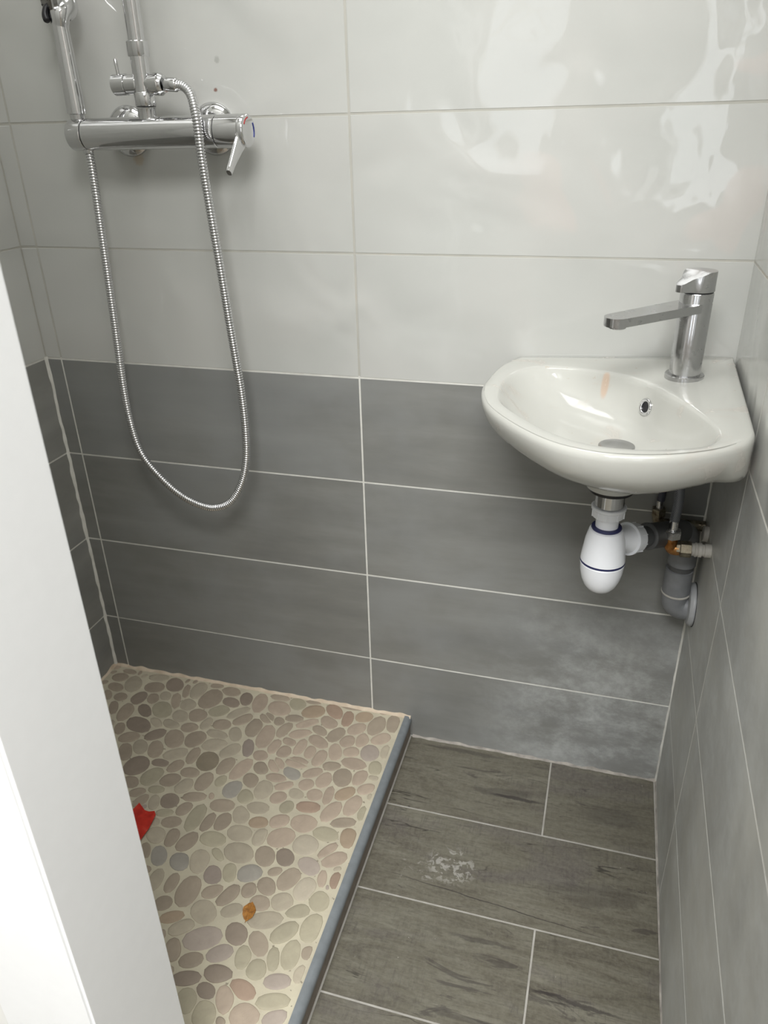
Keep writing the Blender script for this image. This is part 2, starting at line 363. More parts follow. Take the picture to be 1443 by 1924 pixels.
def slab(bm, pts, nrm, depth, bev):
    """polygon plate: front outline pts (inset by bev), shoulder bev below, then down to depth; nrm = outward"""
    nrm = Vector(nrm); pts = [Vector(p) for p in pts]; c = sum(pts, Vector()) / len(pts); n = len(pts)
    top = [bm.verts.new(p + (c - p).normalized() * bev * 1.3) for p in pts]
    mid = [bm.verts.new(p - nrm * bev * 0.8) for p in pts]
    low = [bm.verts.new(p - nrm * depth) for p in pts]
    bm.faces.new(top)
    for a, b in ((top, mid), (mid, low)):
        for k in range(n): bm.faces.new((a[k], a[(k + 1) % n], b[(k + 1) % n], b[k]))
    bm.faces.new(low[::-1]); return bm

def struct(o): o['kind'] = 'structure'; return o

PEBBLES = """
b -3573 -551 797d7y8q9e927w706w7g8a8x978o7w7g
d -4079 -2713 7a7a7c7f7g7e786z727d7k7i7a767576
d -4682 -1674 8b6v605q5t6l849a8e73655o5l6b819g
m -1064 -5628 808x8b6y5x5h5m6d808v866w5w5j5r6l
k -2758 -2243 6p6g6f6q757j7o6u6d6e6j6s7b7k7g73
p -1917 -1314 575a647v9n9d6k584z58677x9t966r5j
g -4442 -1131 6s5u5m5z6p7j857s6x615s626k7d8881
p -1972 -452 7i6j6262676n7j7y7i6u695y636l7f84
b -1693 -4948 5i5p6i7m8b816v5x5k5s6g7k8e806u5w
t -1206 -4045 7x766h5y5r616x8082756d5t5o627382
t -5534 -537 635j5i5z738b7x6s605n5o6675868072
b -3730 -1852 665o5o636u7q8174655p5o636y7r7y79
p -615 -3559 6q79786t6a5w606i6v787a6s6a61636e
b 221 -439 595h6g878r775q54535g6f818o6t5r5c
b -3301 -1752 606j6r6w6u6h6b6c66636e6y786o605s
o -1220 -363 707a746l605r5v636m7d766h5t5j5s6c
p -2458 -401 4s4v5g6r8m8u6y5h4u4s556d8l8s6n5a
l -138 -3598 6s6m685z646e6j6e6f6l6i6961646g6p
p -340 -3169 70746e5s5j5p686v726t655r5u61646c
d -4592 -324 695k5b5h64717c6v665n5i5q646o7b76
g -2311 -3561 4b4m5o7r9a7v5t4q4d4m5j7l977r5u4n
g -3630 -2882 5a5y6x756s665n5k5u686k6y6z6h5r59
t -3972 -371 4o525x74847u6i5h4z505l6r7v7w5r4u
p -2016 -2260 4j5a6v8t8366504j4j576t8y8a664u4d
t -1261 -5218 6k5t5d5f5s676t6x6l605f585m6c6w70
b -5181 -1405 4u4z5i687j8a6k554k4m576f837y6i5a
b -2259 -1140 4p505n6g7p7t60544u4z5n6p7q7t614w
b -12 -1961 57595n676n6n6b605j595g606o6u6f5o
t -2840 -1797 6q7n6m5b4r4v5e626r7i6r5l4y4w595u
m 307 -1211 5j5h5m5z6c6h625o5d5a5l636f6c625t
b -5002 -515 6t6i5x5d53565o6f6u6k5v5a51555o6h
t -1372 -2636 56565j636k6x64564v545h636v6s625g
t -1371 -3666 6q6d5p524s525x6q6u6b5m544x555x6o
t -238 -5090 73886w5c4h484h5h78866v5b4i4c4n5j
t -1789 -4383 4r4z5e5w6j736t5v514p4w5m6g766f57
b -3598 -1094 625x5i585d5u66695x5f5e5l5p5v6262
g 518 -5021 464j5n71726a5g4y4t525t6p756r5j4j
g -3212 -855 656o675l5f554x57656l665t5f55565i
b -164 -4304 4v5q6g6r6j5p4z4r505j676w6k5l4u4l
l 166 -4411 4r5e606g6k61584t4y5e5v6d6p63504j
p 73 -6522 6b6a5h53545a5l5w64655r5f57545c5u
t -3482 -2230 6972735z4s46464u6b7c6t5p4v4h4m5c
p 54 -2792 4i526g7q6s5g4j494i596i7r6u5a4j4d
b -3950 -2219 4w4k4k5263756z5n4o4e4l5867716x5q
y -1953 -2776 4l505t6e675p5h5a585e5q6168665l4s
p 88 -1562 7n69524j4e4l5d6w7l67504g4g4r5j6r
b -2574 -2739 4j4r5f6h716c5c4r4i4r5h6i6z6g5d4q
g -1782 -3902 766i5c4m4e4p5h6h6z6k5h4p4f4m5c6j
r -776 -246 5d4s4k4t5f6a7h6w5c4h454b4w6g7k6b
b -734 -3991 594y50565i63695w584v4x555m67695t
t -2446 -1867 575v6j6t66534e4a4t5u6l6s5q4s4j4p
b -2347 -2267 4c4r5q6w6u5r554k4d4q5p6u6w5x504f
y -848 -4372 636b5t5b524y545k5v5y615n504p4v5e
p 390 -2558 474s5x737a5m4o4d494o5s76765t4n45
b -515 -896 4k5b686t6g584n4j4q58626s6l5f4j49
b -1962 -3178 6s6o5p4q494b4x616w6m5l4s4e4h4y5x
g 121 -3287 6z69564i4c4p5e656v644w4d4b4o5e6l
d -5144 -924 4m4u5f61675t594x4z575c5g61625c4t
g 136 -5203 4x5x706r5f4h44474v62706n5e4l4a4c
g -1641 -219 5m544t4u4z5g665s594x4q4x5e5u5z5t
g 370 -5512 43434o5x716i5c4k4a4b4t5v6x6p5f4i
b -2196 -4072 4m515r6o68504f484g56676k635d4q4i
b -4513 -2437 4i3w3w4g5p6y775m4g3z404i5n73725q
d -583 -5421 5d504t4q505k615y5b4v4s4s505k5y5u
g -492 -6654 534u4v53595p5w574t4w53585d5n5v5l
b 540 -295 3k3u4t6b72765o4e3v3w4j5u77794y3v
t -3969 -847 5h534s4l4y5r5x5k534v4z4z535l5s5o
d -4176 -1849 5b626p604z4d464d526a6m5u4w4b484n
b -3232 -2870 5f5x5q584u4o4v555g5w5s564w4t4w51
p -801 -1175 5z4l3z3w4a5b6n6z674u403u47556k77
m 75 -3979 5r524m4h4m545x6f5t4u4a494m5c6367
b -4671 -2054 5y6h5t4w4j4i4q555t6d665249434f54
p -152 -627 4z5j685x534m4h4l535p665w584p4g4k
p -784 -589 5p4x48424f5j6h67564k4d4h4y5q6665
d -2975 -3332 5f544v4s4x575j5m584x4x4z4z545f5m
t -3952 -1212 564l4g4i4q5f655w5d4w4k4g4o5e6664
b -3240 -211 6o5n4q47444g56656n594h46434g5c6i
p 417 -778 545v685y544b3y454z616b5p4y4g4b4j
t -2776 -799 46697s6s4v3z3n3u4j647s724u3m373c
t -1528 -3290 4z4h46494z69625c4o494b4v5g5y625j
t -4290 -2237 4o4a484f4y606b5m4v4b464g54606e5m
b -2958 -1224 5w5j544q4h4j4y5k5r5l544k4d4k505l
p -372 -1360 423u414r666s5t4l3y3t45526c6r5x4s
y -2119 -4475 4z4j4l4r4u535m5q5a4t4j4j4s595q5r
o -110 -247 585k5g534r4m4r515a5g5i554q4k4q4w
t -2811 -4090 534u4p4n4s545l5r5c4r4g4g4s595p5k
p 453 -3746 576c6o5t4r403q3x4u6h6k5o4l3z3w4c
g 477 -4560 4t4q4u535e5i544s4u4u4r4y595d5d54
b -2594 -974 4p5l6h6i56403l3r4i5u6k67544c4447
t -2893 -2939 4j4t5a5s5o564g444c505i5r5n574p4h
b -182 -5478 4u4841494w5w6l5w4v433s3z4q616j5r
t -107 -4720 5g5a504z4v4q4v575c5453524x4s4m4u
d -2804 -356 46434b4s5m6b5t4x4a3y404l5n6b5q4q
d -3082 -537 5w4z4d42454l5k6a5w55463q3s4g5o6f
b -1784 -3511 4b4h4w5o5x5e4u4a40464x5t5y5c4o4c
t -1295 -3056 6c5z50483w404k5h6d5i4n4a42474q5o
d -4796 -1249 4p3t3l3s4h5o6t6e4y423q3t4d5i6t6f
r -397 -2800 6l6d54433n3p4a5l6l6954453q3s4d5j
o 537 -3262 3n3w4r5k5x5y5i4m43414f546069513x
d -569 -6066 6f614q403s3y4m5p6e60544i45414950
p -337 -2113 454b4u5s5z564e44494m535q5w5d4p4a
y -2530 -4462 4i43414d535z655a4b3w3y4g5a60615b
b -1611 -1037 3e415f6x6l55453t3x4c586k6w553r3a
b -1012 -4846 484w5w6r614n3p3f3n4j676m5o4i3x3v
p -621 -1597 3s4651646k5o4a3n3l4151676l5i4c3u
o 163 -2324 4k5h665x4u423v454q5h665r4x4b3y40
d -390 -3921 4y4k4c4f4s585j5f4q4a4b4k4w5a5i5d
p -1248 -1058 5475604j3r3l3v4l5q6t634x463u3r42
g 387 -6228 6j7a5n493m3i3s4q6e7b5r4d3j3a3h4e
r -435 -387 3m3r4c5j6t6i4t3n393e455n6v694t3x
t -2555 -1412 473r3r4857666859493o3n4457666855
m2 -2128 -1706 3o3g3q4l6678614c3i383g4c68765r4c
b -5967 -399 5i5h4w4e46464k595q5f4s4b464a4q59
m2 -1440 -4562 4o46454e4u5d5l504k4f4f4l4v555f5g
m -691 -5777 56605t524e3z3w49565y5v53493v3x4d
t -5081 -190 6x6n4t3p3a3d3y5d736i4t3s3e3i435e
g -834 -6546 4b494c4l505d5g534l4a484f4w5i5g4p
p -787 -3235 4x5a5i524f46494m4z565e574i43444k
b -1709 -2480 4g4e4b4d4q5f5o584p473z434m5j5k4s
b -3112 -2182 393i4a5j6r614p3s3i3p4c5f6k6a4i3j
p 313 -1880 3t48555y5m4x4e3y3r3z4v5y5q4v463t
p -1212 -733 4o6t71553s37343i4r6x705b3v38323g
b -3585 -1476 5i5e4q4840434i545g5b4s4e4644494s
r -116 -6180 654v3y3k3n434z6b5x443j3g3t4f5g6h
b -465 -4525 4k4444484i505c5b4v4d45424a4w5h5e
t -2924 -1507 73593u37343h4n6r725c443g373d476j
y -1008 -2110 5c4n423m3n495q5u524b3r3n414w5r5x
p -228 -1018 4b4g4y554y4q4c464f4o4q504y4k4h4h
t -2331 -4895 3k3m4250675x4q3v3k3n4553655z4s3x
b -4291 -803 332v353y5t7q6n4f3g32363m527r683x
b -5869 -727 5n4m3z3n3p4655615r4q3y3k3l435463
p -307 -6386 443w3v424t625t4o3v3k3m4152665h4m
p 53 -914 41444b50615b4h3w3m3p4a5c5y524a3z
p -1107 -1412 3a3l4d5y6t5h3v35303e4f696q5j443f
g -1635 -2871 4r463y444k53544g484c4g4i4n4t4w51
t -1475 -5551 4p5x5r554a3n3h3t4q5t6056433i3d3p
b -3313 -2527 474n545c534j413q3v4h595d4x4e403y
b 347 -2969 626s5g413d3a3l4b5o6v5f3x37323d4c
d -997 -6258 5u6g59413f3b3l4f5t6h5b413e393j4d
b -2569 -3127 646m503q37373m4o666l523t3a393m4m
b -2951 -2603 5q544c3v3r3x4g5a5o5a4j3u3i3l475d
g -40 -5860 4f474b4m4o4o4m4c4a4i4k4i4k4o4p4m
b -3956 -3113 524d423y3x454w5k554f3y3r3w4e545j
m 333 -5944 5q5u52423k3h3t4j5n5x51413j3f3q4j
g 530 -1568 3r3p404l59594t483s3q414n53594x45
b -447 -4838 4y4j4b413y474k4x524q4b413x434i52
b -2691 -3761 5d5f4q413p3n3z4o5e5c4r443r3p3y4m
p -1377 -1615 4a494f4n4s4s4f403z4d4p4m4i4j4g4e
b -2505 -4064 3m3q464v5j5k4t3t3b3b3x4y5l5g4j3v
b -1647 -2139 4j3r3i3r4d4v57524i423v3y494q5658
b -1415 -5914 3u3h3g3v4x5m5f4m3y3m3n404q5m5g4i
t -986 -3651 393e475a5h534g3t3j3p4b535i584g3l
p -614 -1997 4d5o5s4s3t3e3e3r4j5n5v4s3t3e3f3o
p -1624 -1535 303h4i5p62593z3d3b3p4d5a67553l31
b -1065 -5988 515e524a3q3k3p484x5g53493o3i3o48
g 208 -4815 5a5k544j3y3k3i3r4o5u56453i3c3l4a
p -1023 -2735 4f4n4o4k4b4443454b4k4q4m4b423z44
b -4830 -860 433r3r424k4z544k3x3o3o3z4m554x4i
t -4019 -1479 5v4g3b2w2z3m51615k4i3w3l3j3t4i5q
o -1143 -3361 544x4k413q3q424m54564m3z3j3h3u4r
g -321 -5739 3n3o3u47545h4r3z3i3g3r4h5c5i4j3t
p -59 -1277 4p4l4h4b423u3y4f4p4p4l473u3t444l
p -382 -2500 4d4a494545494d4i4i4a464545494h4j
b -2615 -3434 3s484t4y4n493w3s3w484o4y4r4a3t3m
b -2040 -3593 32373y5l6f503r342x37445p674y3z3c
g -1180 -4448 3d353f464y5e554c3q3g3i404s5f5a44
p -1798 -1831 4m483y3y40434g4r4i443y4143464f4p
b -1299 -4848 424w5b4j3o3c3h3x4i53554m413q3n3p
b -5520 -1339 392x303l4r656145382w2y3i4p696146
p 514 -2118 434n574o3y3k3j3u4b4v504o453o3j3s
p -628 -2303 4a4d4e4c433y42494c4c494749453z42
t -835 -5074 4o55504f3t3g3f3s4k57504b3p3f3i3z
m 504 -6442 484x5f4i3k383c3t4i57564k3y3l3j3s
p -1255 -2296 67523y3a32383v53665c3v37323a3p4r
t -3290 -1281 3c3e3u4u5k4z3t3b3a3l444v5g4y443l
b -1537 -660 5s5c413h373a3r4o5q5l4c3e30333m4h
b -314 -1736 4z584g3n393a3q4g55524d3v3k3i3n42
b -883 -868 4j3p39373j4c585n4o3p39323a405e5g
b -1979 -5251 4c4d49433x3v3z464d4e48423z3x3y45
b -5569 -993 4i483y3r3r3z4a4j4i4a3w3n3p3z4b4j
p -862 -1496 373g3y4k5455493j3a3e3u4g54553z3c
p -126 -2446 2p2t3g506r5h3t2x2n2r3e4y6r5c3s2y
b -2036 -4880 343a3t4q5k523z3a32373r4r5l503y3b
o -1716 -5432 4n5u573w382z343o4t5s5a403c30313i
b -5013 -1873 3h35373p4l5255483j3a3a3o4h5b5444
g -782 -2902 3q3t444g4g463t3q3t3z464e4c46403u
b -2089 -127 6k543d2o2h2o3g5e6n503e2p2i2p3i5i
t -728 -2566 4g3w3g393e3w4i4q4d3w3l3g3h3t4e4r
t -4601 -715 3w3h3c3i3x4e4m4f3y3i3d3i3v4b4o4g
b -3507 -3471 373m4c524r3q39383d3r4f4z4v403b33
t -3245 -3441 342v313n4k574s3s352y343p4k564u3v
p -1028 -2444 46565844312o2q3a4f5753443a2y2z3d
d -3659 -2524 5c4u3j2y2t323m4n5c4t3v312q2u3i4q
b -722 -4668 3n3j3o42453y3v3q3l3l3s4147413r3q
g 139 -5646 2s2m2u3p535o4f3d2y2q2x3j515m4k3e
p 276 -3602 2x465u5v42302l2k2x3v5o5z3k2l2b2e
d -626 -6342 493u3g36373k444j4e3p3b39383h444l
b -3684 -3308 3y4s4d3o3934353k494p4h3w3g363139
t -4352 -1518 3y332s2r323t545k40302m2m2z3w585i
p -1027 -1868 733d281v1u26366i674i392q2n2w3q59
b -4227 -452 27222a315d6p4f2z2g2c2l3d5a6o4j2t
g -2262 -2640 33363i46473p3f3a383c3n424d413i35
g -3367 -3154 4q4g3k2x2o2r323u4p4f3n2z2o2p303s
p -1379 -1328 4a3o2y2l2m32444m473j2z2p2q36454j
b -2816 -4425 2t2j2l2z3q4q4u3p2w2l2k2w3p4q4v3m
b -1822 -825 3i3b36393h3r3y3m3834393f3m3s3p3l
p -1423 -2028 2i1x1s1x2i4m5t4f3f2y2q2w3f4c5r4i
t 598 -1106 1w222p4h5n4o3e2p2h2l31435j4r2p22
g -2925 -3608 4k4x3v2t2f2e2q3j4k4v3v302k2f2n3d
p 379 -4150 29292k3b4l4m3e2q2f2e2n384h4p3g2l
b -5861 -168 593x2q29242b2w4c593x2o2621292w4e
b -2138 -828 2k1u1n1q253k5f4p3g2o2e2g2w3k4n54
r 599 -4127 1v212n434q43382p2i2k2w3m4k4d2n21
b -3633 -117 4k412w2c272b2t3r4j47382j28282m3h
g -1543 -4171 312c24272l3e4j4l3c2i25252g374k4k
p -1343 -1929 312l2e2k323v5c3q211k1g1k213r563u
p -987 -1749 5g3d2i26252a2w4g632f1l1c1c1k2b5e
g 610 -2685 1k1p273t523v2t2c262c2q3n5042271p
b -445 -4228 343l3j312l2e2h2s383k3i342o2g2h2p
t 605 -5756 1p1u2e3v463c2q2g2d2h2u3i463u2e1u
b 598 -5417 1w212n3b342u2p2l2g2g2n2y37392m21
b -1319 -85 543c1u1e1a1e1u3d533m2h1y1s1u2636
b -2066 -738 2q2c26232a2w4d3u1w1d181a1l2n4p3d
t -2972 -3835 2b2524272d2j2j2g2e2824252b2h2l2k
t 572 -1815 2n2p271l1f1h1u2n2w2l1z1o1m1s2b2o
b -452 -67 6j22140v0s0v14226l2o1j1714171i2m
p -3131 -3782 1z2g2h241s1m1n1t252f2h261u1n1m1q
p -6242 -104 1z292c1y1t1y221s1n1s272b1z1r1p1t
t -5437 -219 1r202a2a211s1n1n1s212a2a211r1m1m
b -221 -6678 271y1p1l1m1u26271z1w1t1q1q1v2329
p -2263 -3026 1m1i1i1n1y29271u1k1h1i1p1z28261w
b -6223 -275 1p1y221v1l1e1c1f1o1z221u1l1e1d1h
b -5606 -146 19191g1s28231n1d17171e1t28221m1c
m -3376 -3593 1j1r1w1w1p1i1c1b1g1q1y1w1o1g1d1e
b -4189 -115 1c1i1p1v1t1m1f1d1d1h1o1v1u1m1e1b
b -1700 -5720 1b14141a1m22271q1c17171b1l20281r
b -4373 -133 181e1p211y1k1c18191e1p211y1m1c17
t 636 -2283 0u0w16242d1x1n1g1b1b1h1t2d22160w
t 563 -3906 1q1z1x1n1c16161c1o1z1y1j1915171f
b -3080 -3947 1j1s1v1q1h1a181a1i1s1w1n1f1a191c
m 518 -4282 0u0t0v111b1c150x0u0u0x141b1d160z
p 251 -53 280x0i0e0d0e0i0x28170r0m0k0m0t18
g -3363 -4162 5s6c747i706b5w5r5z6i737c736i5z5p
t -3537 -6510 6c6y716m5z5h5d5n686y756l5u5f5d5r
t -5610 -2481 565k696x6z6b5l56535f666z70685i55
g -4648 -4860 5u676e6d625p5g5g5p666h6e605m5f5i
p -3624 -6950 6i766p5v5a53545l6h776q5u5751555o
p -5314 -4202 6d767161594v4v5d6d796v5w594z505i
b -143 -7064 5c646s6p5z564q4r58626t6q5v534q4u
p -1345 -7325 5l5w66665v5f55555g616d5w5h5e5d5e
g -4536 -5571 4k4m5666736t5t534o4n5564716w5r4y
g 410 -6872 4p535z6u6q5q504p4r58626s6o5w564q
d -5977 -3839 545x6g615f4z4s4t575u6d665j4x4l4n
t -5197 -3719 565r6c66594q4l4s5a5x6b635e4x4q4u
b -1373 -6713 4g4h4r5d646k5w534m4j4n56616o5v4x
t -922 -7051 5c6d6j5u504g4b4n5d6a6j5w504f4a4l
b -4731 -4399 686t5y4u47434f586b6s5w4u4a484i57
d -5974 -2387 41434n5o6r6r5n4k3z3y4h5n6s6p5j4i
t -4823 -7319 5i5u5p5b4w4p4t555j5r5o5d504r4r51
t -5242 -2771 4f5f6n6o5k4m44434k5k6l6n5p4p4441
t -2495 -6145 6f6i5j4n48484m5f6e6j5n4q48454j5e
t -2130 -6305 4l4v5e5v5x5h4x4l4j4s5d5x5x5f4w4l
b -550 -7127 4s5f62645j4u4f4c4o5e64655i4r4d4e
p -5925 -1431 4f515w6j5z524f484c4w5v6m5w4y4d48
b -1792 -7070 4f4k4z5l655y564l4b4g4z5o655v544l
d -5683 -3995 55676f5p4v4c474d51656h5p4t49444e
t -4758 -3382 5h5w5v5c4o4a4c4t5j5z5t584o4e4i4x
b -4994 -6037 4m4o4w5a5o5m554p4k4o4y5d5n5k554s
p -4625 -6096 516e6s5k4h3y3w48536h6q5l4j403y49
t -5305 -6658 4u5t6g5p4v4c464b4w5s6e5t4v4a4348
t -4167 -6919 525i5o5e514q4j4i4w5i5r5f4x4l4j4p
b -2788 -5818 4u5r6d5r4w4a444a4u5s6d5o4v4d484b
b -4902 -5402 4k4s585q5o534m4i4k4v5b5p5k554r4k
t -3178 -5815 4c566b6k5l4i3w3t48556d6i5h4i3z3x
t -6086 -4396 535h5k594v4l4i4n535k5k574t4l4l4r
t -5979 -6414 6a5c4g3z3y4c5869695b4h403y4b5769
b -2324 -7019 4w5i5x5l4w4d474d4v5j5z5h4t4d4b4h
p -4325 -4055 5i655p4u4942494s5j635p4v4c44474o
t -5846 -6951 414m5r6i5n4n423y464s5t6g5s4s433v
t -3976 -7313 575j5i554p4e4c4l535k5l544l4b4c4o
b -2757 -6702 4k5u6w5r4h3u3q3y4o5u6u5u4k3v3o3v
b 314 -7340 4m585r5n4z4d42464n5c5s5g4w4h4849
b -5662 -5297 5r5s564h43414d545u5r514f43454k57
g -2386 -5805 4y5f5i544n4d4c4i4v5d5k544m4c4a4i
p -4370 -3259 3z3o3s4c5f6g624n3w3l3r4d5h6f604q
p -2795 -5185 42404b4v5k5p524d41414f505j5n554h
g -3108 -4619 454j575s5h4q463z434k5b5r5d4s4a42
b -5477 -4892 4d555y5r4s443u3v4b56605p4r443w3y
g -5381 -3435 5j5f4o4740444i545k5b4n4944464h51
b -3453 -4678 3h3q4j5u6m5i473l3g3r4k5u6l5h493n
b -5215 -2356 4b515l5g4r4940414d505k5h4t4a3y3x
p -6103 -5154 434d4x5i5h4s483z404e4z5j5f4q4942
t -5378 -1878 4454635z4y3z3j3j4053645x4w403m3n
d -4012 -6558 4m54594y4i4542494o56584v4h48464a
t -3948 -6152 4a4o545a4z4f423z484p57594v4f4543
t -3919 -4635 4q5a5b4u4a3z3z4a4s5a594t4d434048
p -4145 -3606 434w5t5s4o3w3l3n434z5u5p4p413p3p
p -4787 -3964 3z4t5y5z4v3y3j3j3y4v5y5z4r3w3k3l
d -4274 -4889 484r56574t4d4340454n56594t4b403z
d -3141 -7101 505l584e3w3q3w4c505i5b4j3z3q3s49
t -3965 -5567 3k424z5v5k4h3t3h3i3y4y5w5i4f3r3h
t -4943 -6590 474u5e5a4n403o3p434s5f5a4j3w3n3r
b -5866 -4709 3v4k5g5k4s3z3l3l3z4n5f5i4u423n3l
b -5923 -3165 3h3x4u5r5o4n3s3e3f3w4v5s5n4l3v3h
b -5862 -5750 4l5u5y4t3s3c3d3q4k5u5y4t3u3d3c3p
g -4402 -6370 3t3n3t494y5f504b3u3r3v494w5g524c
d -4286 -4454 4f565c4p433r3p3x4g545b4t463q3m3u
t -3883 -4153 3j44535t55483o3h3j414z5u55463k3e
t -3551 -5895 4i585h4v3z3h3g3t4h5a5h4s3z3j3j3v
g -3128 -6783 444g4t4u4j463x3w414f4v4u4f433z3z
g -2288 -5375 3i3e3q4f5c5f4p3y3k3i3r4g5a5g4s40
g -5304 -5552 3w4q5m5k4e3m3a3d3u4r5m5i4d3m3c3f
t -5528 -4567 49515b4o413m3j3s4c515b4p413o3m3r
p -2940 -7305 3u4i56544h3v3k3k3w4i54554l3w3h3h
t -6155 -5538 424h4u4q4c3y3u3v404d4u4r4c403t3t
b -5813 -1987 3d3r4h5g5g4i3n3a3b3r4k5g5g4h3o3c
d -1974 -5798 525v533y3b343b40555u523z3f373d3z
p -3585 -5628 4i5l5q4h3k37373m4j5j5q4i3k35363l
m -4694 -2886 3b3a3n4i5h5g4f3o3b3b3p4i5g5g4e3n
b -5065 -3031 454u5e4r3z3j3g3l434v5e4p3x3i3g3o
b -5531 -3157 594n3x3i3g3o454u564q413k3f3k414t
t -4868 -2563 3i3y4r5g4v3y3f3b3h414u5g4u403i3e
p -3844 -5113 3e3n4952574h3r3e3d3p4d52564k3u3g
m -5305 -7131 3l48545i4q3s39353f46595h4n3s3b39
g -4788 -6844 3k4655594h3s3f3f3o48525a4k3s3e3c
p -2855 -6338 5h4g3l37363j4c5h5i4e3j36383m4e5h
b -4225 -6055 4852544a3l3c3f3s4d50524f3s3f3d3m
b -5136 -4759 3b3w515q4v3s36313a3y525p4u3t3934
b -1707 -6271 3h46585c4k3q38343e42575e4g3l3635
b -6158 -1244 3m464x524d3p3d3b3j434y514c3o3c3c
g -3320 -5303 303d495c5a423a2z313i4f5c59483g32
t -5989 -2788 4l4q4b3o3c3c3o454n4n473r3i3g3o42
p -2002 -6661 3n404g4l493s3i3h3p424g4j4a3v3k3g
b -4460 -6843 3l3w474f4d403o3h3j3t484h4c3y3k3f
t -5631 -6178 3b415054483g33323c3y4y554a3e2y2y
d -5242 -5191 484v4s423f34343g464v4t433d32333i
g -1973 -7376 3l3b3b3i3w4b4e423n3d3b3h3u4a4f41
t -6151 -3511 424m4k3u3a353a3m414h4l3z3e33343g
m -3627 -5296 2x383t4r4v443g3330383t4q4w473f30
t -6110 -6880 353j474s4f3n3833373m494q4h3r3a32
b -1378 -6265 3y4i4e3u3f393b3k404f4f3w3f37393i
p -5675 -7306 3z4w4v413a2w2v373w4v4w3z372u2v38
g -2460 -7358 3t4k4p433f312y363q4j4r413b2y2y38
b -6160 -3088 2r343x504z3y332q2q313t514y3w312p
g -5326 -6049 3h404f4a3r3931343h414g4a3n373236
t -5774 -3409 393o494d3y3e3230373m494e3v3d3231
b -5892 -1003 342o2n2v3i4l5941332o2n2w3k4n5944
m -3669 -7365 333o4m4q3v342q2q323s4n4j3w392w2u
b -4098 -5115 373g3s413y3m3934383h3t403x3m3c36
t -4189 -5457 35434x4n3l2v2k2n34414y4l3j2w2n2p
b -1757 -5928 3e404a3r382u2s2y3e404a3q372w2v30
b -3074 -5010 373i3t3u3k373132393k3t3s3j3a3331
p -4483 -3754 2y3c3y493u392u2r2w3b3y4a3s372v2t
g -5823 -6030 363v4f433c2w2o2r353u4f443b2u2n2r
b -3401 -3797 3e474e3t342p2l2s39444h3r2y2l2k2u
t -5820 -5064 2x3b3v453p342s2q2y3b3x433n352v2t
d -2551 -5349 2t3g484a3o302m2k2s3d474c3m2x2k2j
b -5199 -5773 393o3u3l372x2u2z3a3o3t3k382y2w30
t -5606 -6591 3d40413i2x2n2m2v3b3z423i2w2l2k2u
b -5269 -6293 2x3c3t3v3g2z2p2o2w3e3u3u3g302r2p
b -6128 -6149 2z3b3o3p3g342u2r2w3a3p3q3d312u2t
b -3210 -6244 313b3l3j362w2s2u323d3l3h372z2u2v
b -5674 -1601 2o2u383k3k382v2p2p2x393k3i382y2q
b -5566 -5618 2f2o353q3u3e2v2h2d2j323r3u3c2s2h
d -2626 -4789 3d3m3h312q2l2n2x3b3l3i322p2j2m2x
g -6173 -4800 3e3w3h2y2m2i2k2v3b3q3l2z2k2e2g2s
d -4314 -5301 333g3g302n2h2i2r363g3d322q2k2i2o
m -2389 -6550 2g2y3r3u382n2c2a2h2y3p3v382m2a29
b -3716 -4340 2c2o373o3l2z2k2d2e2o363n3l302j2b
b -6131 -1787 2c2r3h413e2m2a292d2r3g413e2o2b28
b -6087 -7302 2h2u3e3n392r2h2e2h2t3c3p392q2f2c
t -5488 -6974 2u3c3h352r2i2h2l2w3b3h362s2j2g2j
p -1611 -6480 2o343h3e2x2i2c2f2q353f3d302l2d2e
g -3682 -4749 2h2o2z3a392z2o2h2h2n2y3a3a2y2m2g
p -696 -7436 3a3i332o2h2f2i2s373j352l2c2c2j2v
d -57 -7419 2p333f3d2x2h292b2m363g332s2l2g2h
p -2900 -5518 262c2r3h3v392k27242a2r3j3t382l29
b -3394 -7363 2b2r3g3r342i27262c2t3i3q352k2826
g -3631 -3830 2c2u3g3i2z2j2a292g2x3e3h322l2926
b -388 -7409 2o2z36322t2l2h2i2n2w36342s2j2f2h
b -6215 -2502 2l2w37362w2p2m2g2e2m36392u2k2g2g
t -5634 -2912 2h2s3b3f2y2i29292g2v3c3d2y2j2c2b
g -2602 -6886 2q383e332m2b282e2s373c332n2d2a2f
p -6169 -966 2k2x37352r2f2a2c2l2y36342t2h2b2c
b -2818 -7013 2m323c2z2j2a292c2m333b2y2k2b282c
b -5160 -4443 31362w2j2b292f2q32352v2j2c2b2f2o
t -5165 -7422 2b2i2u352z2m2d292b2l2z2y2s2q2i2b
p -6193 -5873 2j2r2z2x2n2d2a2c2k2t2z2w2m2f2c2d
g -4374 -7232 222f313k372k2620222d2z3k372i231z
m -3855 -3600 2l3b3i2v2a201z262m3c3g2v2c222026
m -898 -7391 2m393f2v2b201z272o3b3e2v2c232128
g -2033 -5585 2h2z3g342i2420232f303h342h242125
d -5095 -6990 201y242i383h2w271v1u212l3b3e2v2b
t -1776 -6692 2b2z3e2y2c1z1w1z2c2z3e2w2c201w1z
b -2832 -4694 2e2v382t2c2220232e2w392t2b222124
d -5267 -2082 2c2x3d2v2b201x212c2y3c2w2d201x20
g -5674 -3676 1y222d2x332n281z1y232g2w322o2920
b -3854 -6781 2d333c2o241u1t1y2d323c2p241t1r1x
t -6039 -1942 2m36322f201u1u232l35342g1z1s1t23
g -1647 -6768 222g2x2z2k241v1v232j2y2y2k261y1w
b -4194 -5808 23272d2k2n2j2c2725272d2k2l2i2c27
p -2687 -7385 1u202d2x322n251v1v202e2x322n251v
b -1124 -6688 202b2s2z2m271z1y22292p2z2m271y1w
